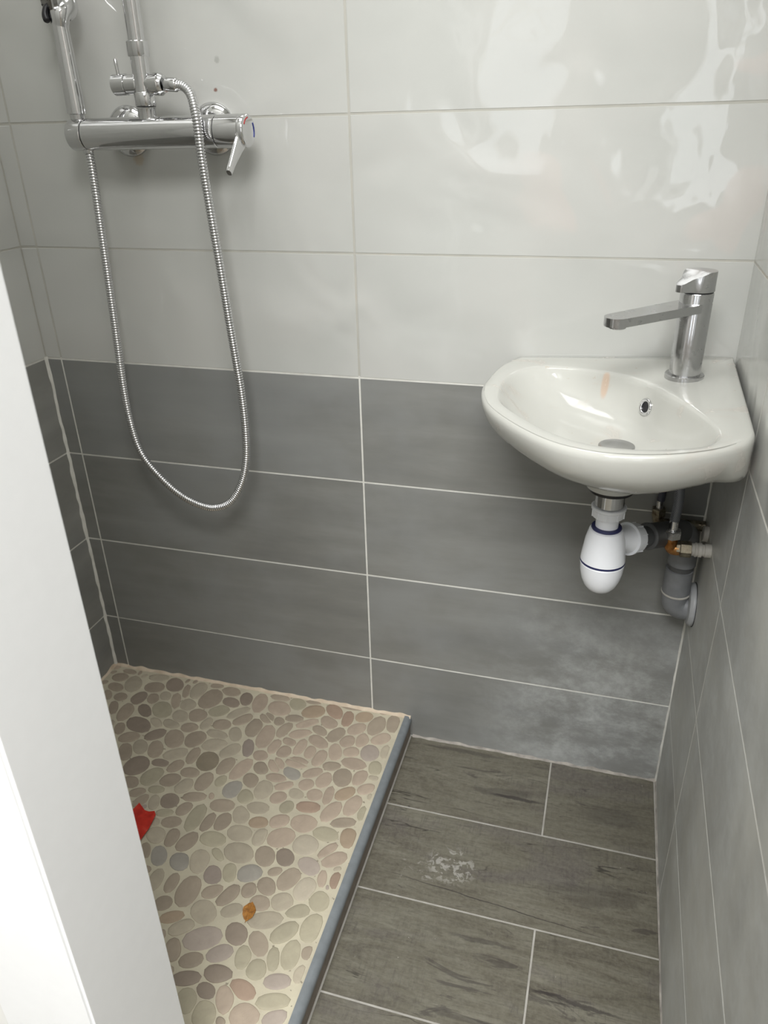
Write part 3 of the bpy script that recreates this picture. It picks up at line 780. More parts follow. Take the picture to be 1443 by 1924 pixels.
m -5679 -4367 1z262i2s2p2d251z1z252g2r2q2c221y
b -2549 -5020 262c2j2k2f282321252d2k2k2e272424
t -1076 -6868 1z292n2u2l29211y1z272k2w2l251x1x
g -5570 -1766 2q2w2k261w1s1w292t2v2h251x1v212c
g -4811 -3683 2u2u2f221v1v232g2s2u2h221u1t202f
m -3247 -4914 1t202b2s2v2g211v1v1z2b2r2v2g211t
p -5508 -6332 272c2g2g2b252121272e2h2f2a252324
d 176 -6772 242g2p2k271z1x21282h2m2i2b231y1y
t -6229 -3753 232d2l2m2f26201x1z252l2o2d231y1y
t -4837 -3170 2f2x2x2e1y1r1r1y2d2v2x2f1v1n1o1x
t -2679 -7161 1t222k2z2l251v1t1u232k2y2l261w1s
b -6219 -649 282h2i2b221z2023282f2i2c241z1y21
m -4715 -4164 2d2w2y2f1x1m1k1r2b2z2x291u1p1q1y
g -3132 -5266 1u1t1y292p2q2a1w1r1t212c2o2o2c21
b -3767 -6310 1x2g2z2t261r1n1p1y2g2z2t261s1n1o
d -3868 -5790 2a2m2n281v1q1q1x2b2p2l271w1s1t1z
b -4939 -4815 1y2c2p2n261t1o1q1z2d2p2l271v1q1r
g -3048 -6065 1w20282h2g281z1u1u202a2h2f27201v
t -3496 -6097 1y2i312l1z1o1l1o1z2j312m211q1m1o
p -2289 -6694 242e2j2d231w1u1v222e2j2b211w1u1x
m -3189 -7439 1x2b2s2q271s1l1l1u2e2t2i271x1r1q
d -3518 -5031 1y252e2h281z1u1v20272e2f29211x1v
g -3240 -6582 272g2h271y1t1t1x272h2g271y1t1t1y
t -3998 -3850 1w2c2u2m221r1n1o1x2d2t2n241r1n1n
t -5940 -5531 1l1p202l302h1t1h1f1l212q2y2g1x1n
p -6243 -2128 1o1v292l2l291y1p1m1r252m2m271u1o
t 601 -7342 1q1x2c2o2d1z1r1q1s1z2c2m2f211s1o
t -3025 -6533 2h251t1n1n1t262i2g241u1o1o1u262h
t -4684 -6410 212e2f261u1n1l1p202e2g251t1m1m1r
b -4278 -6630 1h1o252o2i1z1o1i1k1s262m2k211o1h
b -5902 -6672 2i2d1y1o1k1m1u272h2e1z1p1k1l1s26
g -4613 -7050 2b2c231u1o1m1p1z2c2d241t1n1m1r21
g -4282 -7467 2b2i2c1y1n1k1m1u282m241m1i1k1r20
t -4473 -2969 2i2d1y1o1k1m1t262g2e221p1h1i1q26
d -2200 -7378 1v272d281w1p1l1n1u252f271v1o1l1n
m -6198 -1628 1k1s252i2e1z1n1i1i1o222j2d1s1k1i
g -1862 -6157 1f1i1u2a2j2b1u1k1g1j1t292k2b1s1i
g -5502 -5810 1o232h2f1x1k1f1g1n222j2e1w1k1f1g
t -1146 -6488 1s272j261t1k1h1j1r262j271r1j1g1j
t -5625 -6860 1h1p242j2c1v1k1f1f1m232k2b1u1j1g
p -4936 -6316 1r272k251p1h1f1i1s282j251q1h1f1i
t -4543 -3529 1t2a2h231o1g1f1j1u2c2g231p1h1f1j
t -4020 -4456 1p262k291s1h1e1f1n242k281o1e1c1g
t -4786 -5742 1d1f1o252h241o1g1d1g1p252h241p1g
p -6244 -7155 1s2328221u1p1n1m1l1q25261r1h1f1i
b -4248 -7276 1k1x2d2b1x1k1d1c1i1x2d2c1u1j1d1d
m -6185 -3343 2g2f1w1h1b1c1k1y2e2f1y1i1a191g1w
"""
SCRAP = [(-0.3477, -0.3555), (-0.3291, -0.3672), (-0.3188, -0.3695), (-0.3083, -0.3667), (-0.3018, -0.3738), (-0.2987, -0.4024), (-0.2997, -0.4287), (-0.3147, -0.4455), (-0.3551, -0.3967)]
LEAFX, LEAFY = -0.0545, -0.5032

# ------------------------------------------------------------------ the room shell
XL, XR, YF = -0.6339, 0.5863, -0.752
XJ = -0.0054                       # left door jamb
TG = 0.0032                        # joint width
ZS = [0.0, 0.1897, 0.3919, 0.5909, 0.7879, 0.9917, 1.1889, 1.389, 1.589, 1.789, 1.989, 2.189, 2.34]
CEIL = 2.34
def wallx(y): return XR + 0.00772 * y
def tiles(parent, P, cols, zs, nrm, mats, skip=None):
    """P(u, z) -> world point of the tile face; each tile its own object"""
    for j in range(len(zs) - 1):
        for i in range(len(cols) - 1):
            u0, u1 = cols[i] + TG / 2, cols[i + 1] - TG / 2; z0, z1 = zs[j] + TG / 2, zs[j + 1] - TG / 2
            if skip and skip(0.5 * (u0 + u1), 0.5 * (z0 + z1)): continue
            white = zs[j] > 0.78
            random.seed(int(i * 31 + j * 7 + 5)); dz = [random.uniform(-0.0004, 0.0004) for _ in range(4)]
            pts = [P(u0, z0 + dz[0]), P(u1, z0 + dz[1]), P(u1, z1 + dz[2]), P(u0, z1 + dz[3])]
            finish(slab(bmesh.new(), pts, nrm, 0.007, (0.0009 if white else 0.0005) if nrm[0] == 0 else 0.0004), 'tile', mats[1 if white else 0], parent, 30)

def wall_block(name, lo, hi, mat, split=None):
    return struct(finish(box(lo, hi), name, mat, None, smooth=False))

# back wall: grout bed 0.9 mm behind the tile faces
wb = bmesh.new(); box((XL - 0.12, 0.0006, -0.05), (XR + 0.14, 0.12, CEIL + 0.05), bm=wb)
wall_back = struct(finish(wb, 'wall_back', M_GROUT, None, smooth=False))
tiles(wall_back, lambda u, z: (u, 0, z), [XL, -0.6, 0.0, 0.6], ZS, (0, -1, 0), (M_GREY, M_WHITE), None)
# left wall
wl = bmesh.new(); box((XL - 0.12, YF - 0.12, -0.05), (XL - 0.0005, 0.0009, CEIL + 0.05), bm=wl)
wall_left = struct(finish(wl, 'wall_left', M_GROUT, None, smooth=False))
tiles(wall_left, lambda u, z: (XL, u, z), [YF, -0.6, 0.0], ZS, (1, 0, 0), (M_GREY_L, M_WHITE))
# right wall (runs very slightly out of square)
wr = bmesh.new()
vs = [wr.verts.new(p) for p in [(wallx(0) + .00025, 0.0009, -.05), (wallx(-.84) + .00025, -.84, -.05), (0.75, -.84, -.05), (0.75, 0.0009, -.05),
                               (wallx(0) + .00025, 0.0009, CEIL + .05), (wallx(-.84) + .00025, -.84, CEIL + .05), (0.75, -.84, CEIL + .05), (0.75, 0.0009, CEIL + .05)]]
for f in ((0, 1, 2, 3), (4, 7, 6, 5), (0, 4, 5, 1), (1, 5, 6, 2), (2, 6, 7, 3), (3, 7, 4, 0)): wr.faces.new([vs[i] for i in f])
wall_right = struct(finish(wr, 'wall_right', M_GROUT, None, smooth=False))
tiles(wall_right, lambda u, z: (wallx(u), u, z), [-0.838, -0.2646, 0.0], ZS, (-1, 0, 0), (M_GREY_R, M_WHITE))
# front wall with the doorway
fw = bmesh.new()
box((XL - 0.12, YF - 0.118, -0.05), (XJ - 0.02, YF, CEIL + 0.05), bm=fw)
box((XJ - 0.02, YF - 0.118, 2.06), (0.75, YF, CEIL + 0.05), bm=fw)
wall_front = struct(finish(fw, 'wall_front', M_PLASTER, None, smooth=False))
# door frame: jamb lining, head and casing
jf = finish(box((XJ - 0.02, YF - 0.1215, 0.0), (XJ, YF, 2.06), 0.0028, 4), 'door_1', M_PAINT); struct(jf)
origin(jf, (XJ, YF, 0)); 
finish(box((XJ - 0.02, YF - 0.118, 2.04), (0.66, YF, 2.06), 0.002, 2), 'head_lining', M_PAINT, jf)
finish(box((XJ - 0.115, YF - 0.1212, 0.0), (XJ - 0.0035, YF - 0.108, 2.115), 0.0008, 1), 'casing', M_PAINT, jf)
finish(box((XJ - 0.0035, YF - 0.1212, 2.045), (0.66, YF - 0.108, 2.115), 0.0008, 1), 'casing', M_PAINT, jf)
# ceiling
struct(finish(box((XL - 0.12, YF - 0.118, CEIL), (0.75, 0.12, CEIL + 0.06)), 'ceiling', M_PLASTER, None, smooth=False))

# hallway outside the door (where the photographer stands)
HB = -3.36
struct(finish(box((-1.4, HB, -0.05), (XL - 0.12, YF - 0.118, 2.55)), 'wall_hallway_end', M_HALL, None, smooth=False))
struct(finish(box((1.75, HB, -0.05), (1.87, YF - 0.118, 2.55)), 'wall_hallway_side', M_HALL, None, smooth=False))
struct(finish(box((0.75, YF - 0.118, -0.05), (1.87, YF, 2.55)), 'wall_hallway_front', M_HALL, None, smooth=False))
struct(finish(box((-1.4, HB - 0.1, 2.46), (1.87, YF - 0.118, 2.55)), 'ceiling_hallway', M_PLASTER, None, smooth=False))
hb = bmesh.new(); wx0, wx1, wz0, wz1 = -0.43, 1.05, 0.87, 2.33
for lo, hi in (((-1.4, HB - 0.1, -0.05), (wx0, HB, 2.55)), ((wx1, HB - 0.1, -0.05), (1.87, HB, 2.55)), ((wx0, HB - 0.1, -0.05), (wx1, HB, wz0)), ((wx0, HB - 0.1, wz1), (wx1, HB, 2.55)), ((0.03, HB - 0.1, wz0), (0.59, HB, wz1))): box(lo, hi, bm=hb)
struct(finish(hb, 'wall_hallway_back', M_HALL, None, smooth=False))
for wn, (a0, a1) in enumerate(((-0.43, 0.03), (0.59, 1.05))):
    wf = bmesh.new()
    for lo, hi in (((a0, HB - .01, wz0), (a0 + .03, HB + .02, wz1)), ((a1 - .03, HB - .01, wz0), (a1, HB + .02, wz1)), ((a0 + .03, HB - .01, wz0), (a1 - .03, HB + .02, wz0 + .03)), ((a0 + .03, HB - .01, wz1 - .03), (a1 - .03, HB + .02, wz1)), ((a0 + .03, HB - .01, 1.66), (a1 - .03, HB + .02, 1.69))): box(lo, hi, bm=wf)
    struct(finish(wf, 'window_%d' % (wn + 1), M_PAINT, None, smooth=False))

# floor of the room: wood-look planks on a grout bed
fl = finish(box((-1.4, HB - 0.1, -0.06), (1.87, 0.10, -0.0009)), 'floor', M_FGROUT, None, smooth=False); struct(fl)
rows = [0.0, -0.1895, -0.3770, -0.5625, -0.752]
J = [[0.0850, 0.3822, 0.584], [0.0850, 0.5855], [0.0850, 0.3897, 0.584], [0.0850, 0.583]]
def plank(x0, x1, y0, y1):
    g = 0.0016; pts = [(x0 + g, y0 + g, 0), (x1 - g, y0 + g, 0), (x1 - g, y1 - g, 0), (x0 + g, y1 - g, 0)]
    finish(slab(bmesh.new(), pts, (0, 0, 1), 0.006, 0.0006), 'plank', M_WOOD, fl, 30)
for r in range(4):
    xs = J[r]
    for a, b in zip(xs, xs[1:]): plank(a, b if b < 0.5 else wallx(-0.3) - 0.001, rows[r + 1], rows[r])
k = 0
y = -0.752
while y > HB + 0.1:
    y2 = y - 0.188; x = -1.35 + (k % 3) * 0.31
    xs = [-1.38] + [x + 0.9 * i for i in range(1, 4) if x + 0.9 * i < 1.7] + [1.74]
    if k == 0: xs = [0.0, 0.5805]
    for a, b in zip(xs, xs[1:]):
        if y < YF - 0.1 or k == 0: plank(a, b, y2 if k else -0.872, y)
    y = y2 if k else -0.872
    k += 1

# ------------------------------------------------------------------ raised shower floor of pebbles
sf = finish(box((XL, YF, 0.0), (0.0722, 0.0, 0.0500)), 'floor_shower', M_PGROUT, None, smooth=False); struct(sf)
D36 = {c: i for i, c in enumerate('0123456789abcdefghijklmnopqrstuvwxyz')}
random.seed(12)
def pebble_mesh(bm, cx, cy, rr, h, lift):
    n = len(rr); A = [2 * math.pi * k / n for k in range(n)]
    def ring(s, z): return [bm.verts.new((cx + r * s * math.cos(a), cy + r * s * math.sin(a), 0.05 + z)) for r, a in zip(rr, A)]
    rings = [ring(1.0, -0.0006), ring(0.985, h * 0.55), ring(0.93, h * 0.95), ring(0.6, h * 1.06)]
    c = bm.verts.new((cx, cy, 0.05 + h * 1.1))
    for a, b in zip(rings, rings[1:]):
        for k in range(n): bm.faces.new((a[k], a[(k + 1) % n], b[(k + 1) % n], b[k]))
    for k in range(n): bm.faces.new((rings[-1][k], rings[-1][(k + 1) % n], c))
rest = {}
for i, line in enumerate(PEBBLES.strip().split('\n')):
    c_, x_, y_, r_ = line.split(); rr = [(D36[r_[2 * k]] * 36 + D36[r_[2 * k + 1]]) / 1e4 for k in range(16)]
    h = random.uniform(0.0006, 0.0014)
    if i < 300:
        bm = bmesh.new(); pebble_mesh(bm, int(x_) / 1e4, int(y_) / 1e4, rr, h, 0); finish(bm, 'pebble', PEBM[c_], sf, 60)
    else:
        bm = rest.setdefault('bm', bmesh.new()); pebble_mesh(bm, int(x_) / 1e4, int(y_) / 1e4, rr, h, 0)
if rest:
    o = finish(rest['bm'], 'pebble_field', PEBM['b'], sf, 60); o['kind'] = 'stuff'

# riser under the shower floor edge and the rounded trim on its rim
struct(finish(box((0.0722, YF, 0.0), (0.0840, -0.001, 0.0440), 0.0004), 'trim_1', M_RISER))
tr = bmesh.new(); prof = []
for k in range(9):
    a = math.pi / 2 * k / 8; prof.append((0.0770 + 0.0104 * math.sin(a), 0.0440 + 0.0095 * math.cos(a)))
prof = [(0.0722, 0.0515), (0.0725, 0.0535)] + prof + [(0.0874, 0.0410), (0.0842, 0.0410), (0.0842, 0.0450), (0.0722, 0.0450)]
ra = [tr.verts.new((x, YF, z)) for x, z in prof]; rb = [tr.verts.new((x, -0.0012, z)) for x, z in prof]
for k in range(len(prof)): tr.faces.new((ra[k], ra[(k + 1) % len(prof)], rb[(k + 1) % len(prof)], rb[k]))
tr.faces.new(ra); tr.faces.new(rb[::-1])
struct(finish(tr, 'trim_2', M_TRIM, None, 40))

# beads of sealant and grout in the corners, uneven as applied by hand
def bead(name, a, b, dirs, r0, r1, mat, parent, seed, step=0.006):
    a = Vector(a); b = Vector(b); u, v = Vector(dirs[0]), Vector(dirs[1]); n = max(3, int((b - a).length / step)); bm = bmesh.new(); rings = []
    for i in range(n + 1):
        p = a.lerp(b, i / n); q = noise.noise(p * 60 + Vector((seed, 0, 0))) * 0.5 + noise.noise(p * 17 + Vector((0, seed, 0))) * 0.9
        r = max(0.0008, r0 + (r1 - r0) * (0.5 + 0.55 * q)); q2 = max(0.0008, r0 + (r1 - r0) * (0.5 + noise.noise(p * 40 + Vector((0, 0, seed)))))
        rings.append([bm.verts.new(p - u * 0.0006 - v * 0.0006), bm.verts.new(p + u * r - v * 0.0006), bm.verts.new(p + u * r + v * 0.0003), bm.verts.new(p + u * r * 0.42 + v * q2 * 0.42), bm.verts.new(p + v * q2 + u * 0.0003), bm.verts.new(p + v * q2 - u * 0.0006)])
    for s, e in zip(rings, rings[1:]):
        for k in range(6): bm.faces.new((s[k], s[(k + 1) % 6], e[(k + 1) % 6], e[k]))
    bm.faces.new(rings[0]); bm.faces.new(rings[-1][::-1])
    return finish(bm, name, mat, parent, 60)
bead('corner_grout', (XL, 0, 0.05), (XL, 0, 0.792), ((1, 0, 0), (0, -1, 0)), 0.002, 0.0062, M_GROUT, wall_back, 3)
bead('corner_grout', (XR, 0, 0.0), (XR, 0, 0.70), ((-1, 0, 0), (0, -1, 0)), 0.0012, 0.0042, M_GROUT, wall_back, 8)
bead('sealant_bead', (XL, 0, 0.05), (0.085, 0, 0.0505), ((0, -1, 0), (0, 0, 1)), 0.002, 0.008, M_SAND, wall_back, 5)
bead('sealant_bead', (XL, -0.70, 0.05), (XL, 0, 0.05), ((1, 0, 0), (0, 0, 1)), 0.001, 0.010, M_SAND, wall_left, 6)
bead('sealant_bead', (0.089, 0, 0.0), (XR, 0, 0.0), ((0, -1, 0), (0, 0, 1)), 0.0005, 0.007, M_RESID, wall_back, 9)
bead('sealant_bead', (wallx(-0.75), -0.75, 0.0), (XR, 0, 0.0), ((-1, 0, 0), (0, 0, 1)), 0.0005, 0.0035, M_RESID, wall_right, 11)
bead('grout_line', (0.0841, YF, 0.0), (0.0841, -0.001, 0.0), ((1, 0, 0), (0, 0, 1)), 0.0008, 0.0016, M_FGROUT, fl, 14)

# ------------------------------------------------------------------ shower mixer with diverter and riser pipe
YM, ZM = -0.065, 1.1705
mx = thing('shower_mixer', (-0.295, -0.0, ZM), 'chrome bar shower mixer with diverter and riser pipe on the white tiled wall', 'shower mixer')
X = (1, 0, 0); Z = (0, 0, 1)
L('mixer_body', (-0.405, YM, ZM), X, [(0, .0215), (.0008, .0225), (.2215, .0225), (.2225, .0215)], M_CHROME, mx, 56)
L('seam_ring', (-0.4065, YM, ZM), X, [(0, .0212), (.002, .0212)], M_DARKM, mx, 40)
L('seam_ring', (-0.1830, YM, ZM), X, [(0, .0212), (.002, .0212)], M_DARKM, mx, 40)
# left end cap doubles as the hand shower holder
L('holder_cap', (-0.4337, YM, ZM), X, [(0, .0), (0, .017), (.0012, .0205), (.003, .0222), (.0045, .0226), (.0265, .0226), (.0272, .0220)], M_CHROME, mx, 56)
cl = L('control_collar', (-0.1812, YM, ZM), X, [(0, .0218), (.0008, .0226), (.034, .0226), (.038, .0222)], M_CHROME, mx, 56)
# lever: round plate on the right end with a blade hanging down and out
lv = bmesh.new()
lathe(lv, (-0.1437, YM, ZM), X, [(0, .0222), (.0012, .0226), (.009, .0224), (.0105, .0212), (.0112, .0185), (.0112, 0)], 48)
bp = [Vector((-0.1415, YM - .004, ZM - .004)), Vector((-0.1415, -.082, 1.155)), Vector((-0.1425, -.101, 1.1375)), Vector((-0.1435, -.1215, 1.1175))]
S = catmull(bp, 6)
dirw = (bp[-1] - bp[0]).normalized(); wv = dirw.cross(Vector(X)).normalized(); rings = []
for i, p in enumerate(S):
    f = i / (len(S) - 1); hw = 0.0125 * (1 - f) ** 1.5 + 0.0062; th = 0.0045 - 0.001 * f; hw *= (1 if f < .97 else .8)
    rings.append([lv.verts.new(p + wv * hw * math.cos(q) + Vector(X) * th * math.copysign(abs(math.sin(q)) ** .6, math.sin(q))) for q in [2 * math.pi * k / 16 for k in range(16)]])
for a, b in zip(rings, rings[1:]):
    for k in range(16): lv.faces.new((a[k], a[(k + 1) % 16], b[(k + 1) % 16], b[k]))
lv.faces.new(rings[0]); lv.faces.new(rings[-1][::-1])
lev = finish(lv, 'lever', M_CHROME, mx, 40)
def arc_mark(a0, a1, mat):
    bm = bmesh.new(); pr = None
    for k in range(9):
        a = math.radians(a0 + (a1 - a0) * k / 8)
        q = [bm.verts.new((-0.13245, YM + math.cos(a) * r, ZM + math.sin(a) * r)) for r in (.0165, .0182)] + [bm.verts.new((-0.1319, YM + math.cos(a) * r, ZM + math.sin(a) * r)) for r in (.0182, .0165)]
        if pr:
            for m_ in range(4): bm.faces.new((pr[m_], pr[(m_ + 1) % 4], q[(m_ + 1) % 4], q[m_]))
        else: bm.faces.new(q)
        pr = q
    bm.faces.new(pr[::-1]); return finish(bm, 'temperature_mark', mat, lev, 40)
arc_mark(95, 150, M_RED)['label'] = 'red arc on the lever plate'
arc_mark(-30, 35, M_BLUE)['label'] = 'blue arc on the lever plate'
for ex in (-0.3715, -0.2205):
    L('escutcheon', (ex, 0, ZM + .003), (0, -1, 0), [(0, .0372), (.003, .0376), (.006, .0362), (.011, .031), (.0145, .0235), (.016, .0175)], M_CHROME, mx, 48)
    L('wall_union', (ex, -0.015, ZM), (0, -1, 0), [(0, .0165), (.018, .0165), (.019, .0185), (.032, .0185), (.034, .0165), (.048, .0165)], M_CHROME, mx, 6)
XC = -0.2962
L('outlet_neck', (XC, YM, ZM + .017), Z, [(0, .0100), (.002, .0132), (.014, .0136), (.0165, .0145)], M_CHROME, mx)
L('lower_collar', (XC, YM, 1.2065), Z, [(0, .0145), (.001, .0152), (.017, .0152), (.018, .0145)], M_CHROME, mx, 44)
dv = bmesh.new()
lathe(dv, (XC, YM, 1.2235), Z, [(0, .0130), (.048, .0130)], 32)
lathe(dv, (XC - .026, YM, 1.2355), X, [(0, .0128), (.018, .0128), (.020, .0105), (.040, .0105)], 32)
dvo = finish(dv, 'diverter_valve', M_CHROME, mx, 35)
kb = L('diverter_knob', (XC - .0475, YM, 1.2355), X, [(0, 0), (0, .0132), (.001, .0142), (.0205, .0142), (.0212, .0134)], M_CHROME, mx)
L('pin', (XC - .037, YM - .003, 1.247), (-.02, -.08, 1), [(0, .0026), (.0205, .0026), (.0218, .0018)], M_CHROME, kb, 16)
L('outlet_nut', (XC + .014, YM, 1.2345), (1, -.06, -.02), [(0, .0125), (.001, .0142), (.010, .0150), (.0165, .0150), (.018, .0135), (.0225, .0115)], M_CHROME, mx, 32, 25)
L('upper_collar', (XC, YM, 1.2700), Z, [(0, .0150), (.001, .0156), (.0185, .0156), (.0195, .0148), (.0195, .012)], M_CHROME, mx, 44)
L('riser_pipe', (XC, YM, 1.288), Z, [(0, .0120), (.90, .0120)], M_CHROME, mx, 32)
L('clip_ring', (XC, YM, 1.2052), Z, [(0, .0143), (.0010, .0143)], M_DARKM, mx, 32)

# hand shower standing in the holder cap
XH = -0.4183
hs = thing('hand_shower', (XH, YM, ZM + .02), 'chrome hand shower standing upright in the left end of the mixer', 'shower head')
L('holder_cone', (XH, YM, ZM + .0195), Z, [(0, .0085), (.002, .0105), (.0085, .0112)], M_CHROME, hs, 32)
L('handle', (XH, YM, 1.1985), (0.004, -0.012, 1), [(0, .0120), (.001, .0138), (.012, .0141), (.05, .0131), (.09, .0120), (.118, .0112), (.134, .0118)], M_CHROME, hs, 40)
hu = Vector((-0.40, 0.28, 0.86)).normalized(); hn = Vector((-0.68, -0.70, -0.19)); hn = (hn - hu * hn.dot(hu)).normalized()
hc = Vector((XH + .003, YM - .002, 1.318)) + hu * 0.056
L('head', hc + hn * .008, -hn, [(0, .050), (.002, .0525), (.008, .052), (.016, .044), (.024, .030), (.028, 0)], M_CHROME, hs, 48)
nk = bmesh.new(); tube(nk, resample(catmull([(XH, YM - .0015, 1.315), (XH + .004, YM - .001, 1.330), hc - hn * .014 - hu * .034, hc - hn * .016 - hu * .01], 8), .004), lambda i: .0125 + .0006 * min(i, 8), 24)
finish(nk, 'neck', M_CHROME, hs, 50)
L('spray_face', hc + hn * .0075, hn, [(0, .0475), (.002, .0475), (.003, .046), (.003, 0)], M_SPRAY, hs, 44)
nz = bmesh.new(); w3 = hn.cross(hu)
for rr_, nn in ((.014, 8), (.028, 16), (.040, 24)):
    for k in range(nn):
        a = 2 * math.pi * k / nn; lathe(nz, hc + hn * .0103 + (hu * math.cos(a) + w3 * math.sin(a)) * rr_, hn, [(0, .0016), (.0016, .0012)], 6)
finish(nz, 'nozzles', M_BLACK, hs, 50)['kind'] = 'stuff'
ml = bmesh.new(); tube(ml, catmull([hc + hn * .006 - hu * .030, hc + hn * .013 - hu * .034, hc + hn * .018 - hu * .044, hc + hn * .018 - hu * .053], 4), lambda i: .0052 - (.0018 if i > 11 else 0), 14)
finish(ml, 'mode_lever', M_BLACK, hs, 60)['label'] = 'small black mode lever'

# metal shower hose looping below the mixer
HP = [(-0.2560, -0.0665, 1.2335), (-0.2415, -0.067, 1.2323), (-0.2273, -0.07, 1.2297), (-0.2132, -0.078, 1.2196), (-0.2027, -0.09, 1.2), (-0.1973, -0.097, 1.176), (-0.1967, -0.0975, 1.1342), (-0.1954, -0.095, 1.0834),
      (-0.1932, -0.093, 1.0304), (-0.1906, -0.09, 0.9667), (-0.1880, -0.088, 0.8999), (-0.1851, -0.085, 0.8291), (-0.183, -0.083, 0.7736), (-0.1833, -0.082, 0.7159), (-0.1888, -0.081, 0.6552), (-0.2032, -0.08, 0.6067),
      (-0.2283, -0.08, 0.5665), (-0.2587, -0.08, 0.5487), (-0.2923, -0.079, 0.5477), (-0.3347, -0.078, 0.5645), (-0.3744, -0.077, 0.5983), (-0.406, -0.076, 0.6432), (-0.4180, -0.074, 0.704), (-0.4202, -0.072, 0.7735),
      (-0.4180, -0.07, 0.8403), (-0.4162, -0.068, 0.9042), (-0.4145, -0.066, 0.974), (-0.4125, -0.065, 1.0326), (-0.4100, -0.065, 1.0889), (-0.4088, -0.065, 1.1270), (-0.4098, -0.065, 1.1530)]
sh = thing('shower_hose', (-0.29, YM, 0.55), 'ribbed chrome shower hose hanging in a long loop below the mixer', 'hose')
HPs = catmull(HP, 10); HPr = resample(HPs, 0.00105)
print('hose pts', len(HPr))
def hr(i):
    ph = i % 4
    return 0.0070 if ph in (1, 2) else (0.0068 if ph == 3 else 0.0055)
hb_ = bmesh.new(); tube(hb_, HPr[12:], hr, 12); finish(hb_, 'hose_tube', M_HOSE, sh, 60)
d0 = (Vector(HP[1]) - Vector(HP[0])).normalized()
L('hose_ferrule', Vector(HP[0]) - d0 * .0005, d0, [(0, .0088), (.002, .0094), (.016, .0094), (.0175, .0088), (.019, .0075)], M_CHROME, sh, 28)
L('hose_ferrule', (-0.4098, -0.065, 1.1440), (0, 0, 1), [(0, .0072), (.001, .0078), (.009, .0078)], M_CHROME, sh, 28)

# ------------------------------------------------------------------ corner washbasin
OUT = [(0.2680, -0.0006), (0.2466, -0.047), (0.2369, -0.105), (0.2352, -0.156), (0.2530, -0.2226), (0.294, -0.2876), (0.3480, -0.3446), (0.3991, -0.3698), (0.444, -0.3745), (0.4878, -0.3680),
       (0.5316, -0.3500), (0.5640, -0.3270), (0.5752, -0.3050), (0.5785, -0.2763), (0.5820, -0.10), (0.5835, -0.0006)]
INN = [(0.2621, -0.1600), (0.2720, -0.2130), (0.3067, -0.2664), (0.3400, -0.3060), (0.3739, -0.3340), (0.4095, -0.3506), (0.4460, -0.3560), (0.4850, -0.3530), (0.5180, -0.3420), (0.5350, -0.3200), (0.5359, -0.2900), (0.5240, -0.2500), (0.4930, -0.1850), (0.457, -0.1256), (0.4230, -0.0930), (0.3857, -0.0731), (0.3480, -0.0590), (0.3085, -0.0560), (0.2800, -0.0740), (0.2650, -0.1090)]
def plane_z(x, y): return 0.8412 + 0.053 * (x - 0.2688) + 0.03 * y
DX, DY = 0.4287, -0.190
def rounded(P, corners, per=8):
    n = len(P); out = []
    for i in range(n):
        if i in corners: out.append((P[i][0], P[i][1]))
        p0, p1, p2, p3 = [Vector((*P[(i + k) % n], 0)) for k in (-1, 0, 1, 2)]
        if i in corners: p0 = 2 * p1 - p2
        if (i + 1) % n in corners: p3 = 2 * p2 - p1
        for k in range(0 if i not in corners else 1, per):
            s = k / per; q = 0.5 * ((2 * p1) + (p2 - p0) * s + (2 * p0 - 5 * p1 + 4 * p2 - p3) * s * s + (3 * p1 - p0 - 3 * p2 + p3) * s ** 3); out.append((q.x, q.y))
    return out
OUTP = rounded(OUT, {0, 15}); INNP = rounded(INN, set())
BC = Vector((0.405, -0.205, 0))
def polar(P, c):
    def f(a):
        d = (math.cos(a), math.sin(a)); best = 0
        for i in range(len(P)):
            ax, ay = P[i][0] - c.x, P[i][1] - c.y; bx, by = P[(i + 1) % len(P)][0] - c.x, P[(i + 1) % len(P)][1] - c.y; ex, ey = bx - ax, by - ay
            den = d[0] * ey - d[1] * ex
            if abs(den) < 1e-12: continue
            tt = (ax * ey - ay * ex) / den; ss = (ax * d[1] - ay * d[0]) / den
            if tt > 0 and -1e-6 <= ss <= 1 + 1e-6: best = max(best, tt)
        return best
    return f
fo, fi = polar(OUTP, BC), polar(INNP, BC)
NA = 144
AN = [2 * math.pi * k / NA for k in range(NA)]
for cx_, cy_ in (OUT[0], OUT[15]):                       # snap rays to the two wall corners
    a = math.atan2(cy_ - BC.y, cx_ - BC.x) % (2 * math.pi); k = min(range(NA), key=lambda q: abs(AN[q] - a)); AN[k] = a
RO = [fo(a) for a in AN]; RI = [fi(a) for a in AN]
bs = thing('washbasin', (DX, DY, 0.70), 'small white ceramic corner washbasin fixed in the right corner of the tiled walls', 'washbasin')
bm = bmesh.new(); rings = []
def ring(fr, dz, c=None, sq=1.0):
    vs = []
    for k, a in enumerate(AN):
        q_ = fr(k, a); x, y = q_[0], q_[1]; d2 = dz
        if len(q_) > 2: d2 = dz * q_[3]; d2 = d2 + (max(d2, -0.055) - d2) * q_[2]
        vs.append(bm.verts.new((x, y, plane_z(x, y) + d2)))
    rings.append(vs)
def lerp_r(f, inner=None):
    return lambda k, a: (BC.x + math.cos(a) * (RI[k] + (RO[k] - RI[k]) * f), BC.y + math.sin(a) * (RI[k] + (RO[k] - RI[k]) * f))
def bowl(s):
    # s 1 at the rim, 0 at the drain centre; the section slides from the rim outline to a circle round the drain
    def f(k, a):
        rx, ry = BC.x + math.cos(a) * RI[k], BC.y + math.sin(a) * RI[k]
        cx_, cy_ = DX + math.cos(a) * 0.1, DY + math.sin(a) * 0.1
        m = s ** 0.7; tx, ty = cx_ + (rx - cx_) * m, cy_ + (ry - cy_) * m
        return (DX + (tx - DX) * s, DY + (ty - DY) * s)
    return f
